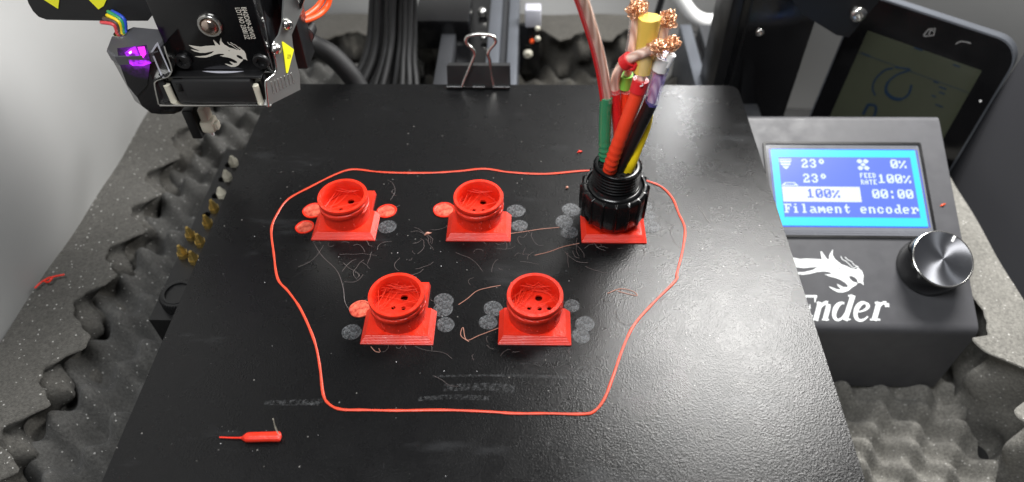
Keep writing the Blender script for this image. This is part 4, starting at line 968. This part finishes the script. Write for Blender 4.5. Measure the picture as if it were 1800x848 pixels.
for k in range(7):
    xa = 336 + k * 25; a, b = SF.uv(400 + (xa - 12) * .2358, (612 - k * 11) * .2358), SF.uv(400 + (xa + 8) * .2358, (700 - k * 13) * .2358)
    add_ribbon(m, [a, b], 0.55, 0.0, 0.12, SF.M)
build('vent_slots', m, M['steel'], t, angle=0)
m = MB(); m.prism([SF.uv(400 + x * .2358, y * .2358) for x, y in ((404, 312), (412, 312), (488, 366), (490, 376), (446, 545), (436, 545))], 0.0, 0.25, SF.M); yl = build('warning_sticker', m, M['yellow'], t)
m = MB(); 
for k in range(3): add_ribbon(m, [SF.uv(400 + (440 + k * 9) * .2358, 440 * .2358), SF.uv(400 + (448 + k * 9) * .2358, 420 * .2358), SF.uv(400 + (446 + k * 9) * .2358, 405 * .2358)], 0.2, 0.25, 0.3, SF.M)
build('heat_symbol', m, M['black'], yl, angle=0)
for px, py in ((483, 86), (503, 43)):
    p = SF.at(*SF.uv(px, py), 0.0); Rr = Matrix.Translation(p) @ SF.n.to_track_quat('Z', 'Y').to_matrix().to_4x4()
    m = MB(); m.lathe([(2.2, 0), (2.2, .8), (1.6, 1.9), (.7, 2.3), (.01, 2.3)], 24, Rr); build('screw', m, M['steel'], t, angle=60)
m = MB(); m.box(-122, -80, 70.2, 84, 40, 105, 1); build('carriage', m, M['black'], t)
c = on(534, 62, 1, 82); build('roller', MB().tube([c, c + Vector((0, 6, 0))], 4.2, 24), M['black'], t, angle=40); build('roller_face', MB().lathe([(4.0, 0), (3.2, .4), (.01, .5)], 24, Matrix.Translation(c) @ Matrix.Rotation(math.radians(90), 4, 'X')), M['shroud'], t)
m = MB(); a = on(500, -20, 1, 66); m.add(*quadprism([on(x, y, 1, 66) for x, y in ((484, -30), (545, -30), (530, 14), (512, 34), (498, 30))], 6)); build('rear_bracket', m, M['gloss'], t, angle=30)
# probe under the fan
c = on(352, 212, 1, 52); m = MB(); m.box(c.x - 5.5, c.x - 1, 50, 58, c.z - 8.5, c.z + 6, .6); build('probe_holder', m, M['black'], t)
m = MB(); m.box(c.x - 0.6, c.x + 5.2, 50.5, 57, c.z - 6.0, c.z - 0.2, 1.2); m.box(c.x + .6, c.x + 3.8, 51, 57, c.z - .3, c.z + 6, .7); m.box(c.x + 4.9, c.x + 6.6, 51.5, 55, c.z - 5, c.z - 1.5, .6); build('probe_body', m, M['cream'], t)
build('probe_pin', MB().tube([(c.x + 2, 53.5, c.z - 5), (c.x + 2, 53.5, c.z - 9)], .8, 10), M['white'], t)
# duct with cap, LED glow, label and wires
dy = 44.0
OCT = [on(x, y, 2, 67.5) for x, y in ((178, 78), (198, 50), (262, 30), (292, 60), (258, 84), (225, 90), (185, 88))]
DP = [(-143.8, 43.5), (-139.5, 40.0), (-130.0, 40.6), (-125.6, 44.0), (-124.6, 56.5), (-140, 59.0), (-145.5, 52.0)]
m = MB()
def lofted(rings):
    n = len(rings[0]); vs = [v for r in rings for v in r]; fs = []
    for k in range(len(rings) - 1):
        for i in range(n): j = (i + 1) % n; fs.append((k * n + i, k * n + j, (k + 1) * n + j, (k + 1) * n + i))
    fs.append(tuple(range(n - 1, -1, -1))); fs.append(tuple((len(rings) - 1) * n + i for i in range(n))); return vs, fs
cxd, cyd = -136, 49
def ring(z, f, dx=0): return [(cxd + (x - cxd) * f + dx, cyd + (y - cyd) * f, z) for x, y in DP]
m.add(*lofted([ring(36.2, .55, 2.6), ring(38.5, .80, 1.4), ring(43, .95, .4), ring(62, 1.0)])); duct = build('duct', m, M['smoke'], t, angle=30)
m = MB(); m.add(*lofted([ring(62.1, 1.03), ring(65.8, 1.05), ring(66.6, 1.0)])); build('duct_cap', m, M['case'], t, angle=30)
rc = on(212, 60, 2, 66.7); m = MB(); m.lathe([(2.6, 66.62), (2.5, 67.1), (1.5, 67.2), (1.3, 66.7), (.01, 66.7)], 28, Matrix.Translation((rc.x, rc.y, 0))); build('grommet', m, M['steel'], t, angle=50)
DF = Frame((-134.7, 40.15, 57), (0.998, 0.063, 0), (0, 0, 1))
def glow(pts, mat, nm='led_window'): 
    m = MB(); m.prism([DF.uv(x, y) for x, y in pts], 0.03, 0.12, DF.M); return build(nm, m, M[mat], duct, angle=0)
M['led_glow_spread'] = mat_led('painted_led_glow', (0.40, 0.01, 0.85), 1.3, DF.at(*DF.uv(243, 100)) - ROOTLOC[t.name], 10.0)
glow([(206, 85), (258, 79), (264, 110), (259, 150), (240, 170), (224, 150), (210, 112)], 'led_glow_spread', 'led_glow_spread')  # plate carrying the painted glow around the LED
DF = Frame(DF.at(0, 0, 0.1), DF.ux, DF.uy)
glow([(219, 93), (231, 84), (238, 82), (246, 101), (224, 101)], 'led'); glow([(242, 83), (254, 82), (257, 95), (251, 103), (248, 98)], 'led_pink'); glow([(226, 105), (262, 106), (266, 111), (252, 116), (234, 116), (228, 112)], 'led'); glow([(226, 92), (231, 89), (232, 93), (228, 95)], 'led_core')
LF = Frame((-127.8, 42.0, 57), (0.79, 0.61, 0), (0, 0, 1))
m = MB(); m.prism([LF.uv(x, y) for x, y in ((265, 92), (272, 80), (277, 74), (302, 133), (284, 137))], 0.05, 0.2, LF.M); lb = build('label_plate', m, M['label'], t, angle=0)
m = MB(); m.prism([LF.uv(x, y) for x, y in ((268, 92), (276, 80), (299, 131), (286, 134))], 0.2, 0.25, LF.M); build('label_field', m, M['smoke'], lb, angle=0)
for k, (mt, q) in enumerate((('t_red', (178, 38)), ('t_brown', (182, 31)), ('w_yellow', (188, 26)), ('t_green', (190, 20)), ('t_blue', (197, 19)))):
    e = Vector((rc.x - 1.2 + .7 * k, rc.y + .3 * k, 66.8)); mid = on(200 + 4.5 * k, 44 - 2.5 * k, 1, rc.y - 0.5 + .6 * k); o_ = on(q[0] + 2, q[1] + 2, 1, rc.y + 1 + .8 * k); up_ = o_ + Vector((-3.5, 5, -3.0))
    build('lead_wire', MB().tube(smooth_path([e, mid, o_, up_], 6), 0.72, 8), M[mt], t, angle=60)
# warning plate with yellow trefoil
m = MB(); pv = [on(x, y, 1, 62) for x, y in ((46, -120), (46, -6), (50, 6), (58, 20), (68, 30), (82, 35), (188, 37), (260, 37), (290, 0), (290, -120))]
vs, fs = quadprism(pv, 5); m.add(vs, fs); wp = build('warning_plate', m, M['matte'], t, angle=30)
m = MB()
for pl in ([(60, -30), (77, 0), (102, 16), (104, 0), (108, -30)], [(150, -30), (156, 0), (173, 17), (182, 11), (187, 0), (190, -30)]):
    vs, fs = quadprism([on(x, y, 1, 61.6) for x, y in pl], 0.3); m.add(vs, fs)
build('trefoil_symbol', m, M['yellow'], wp, angle=0)
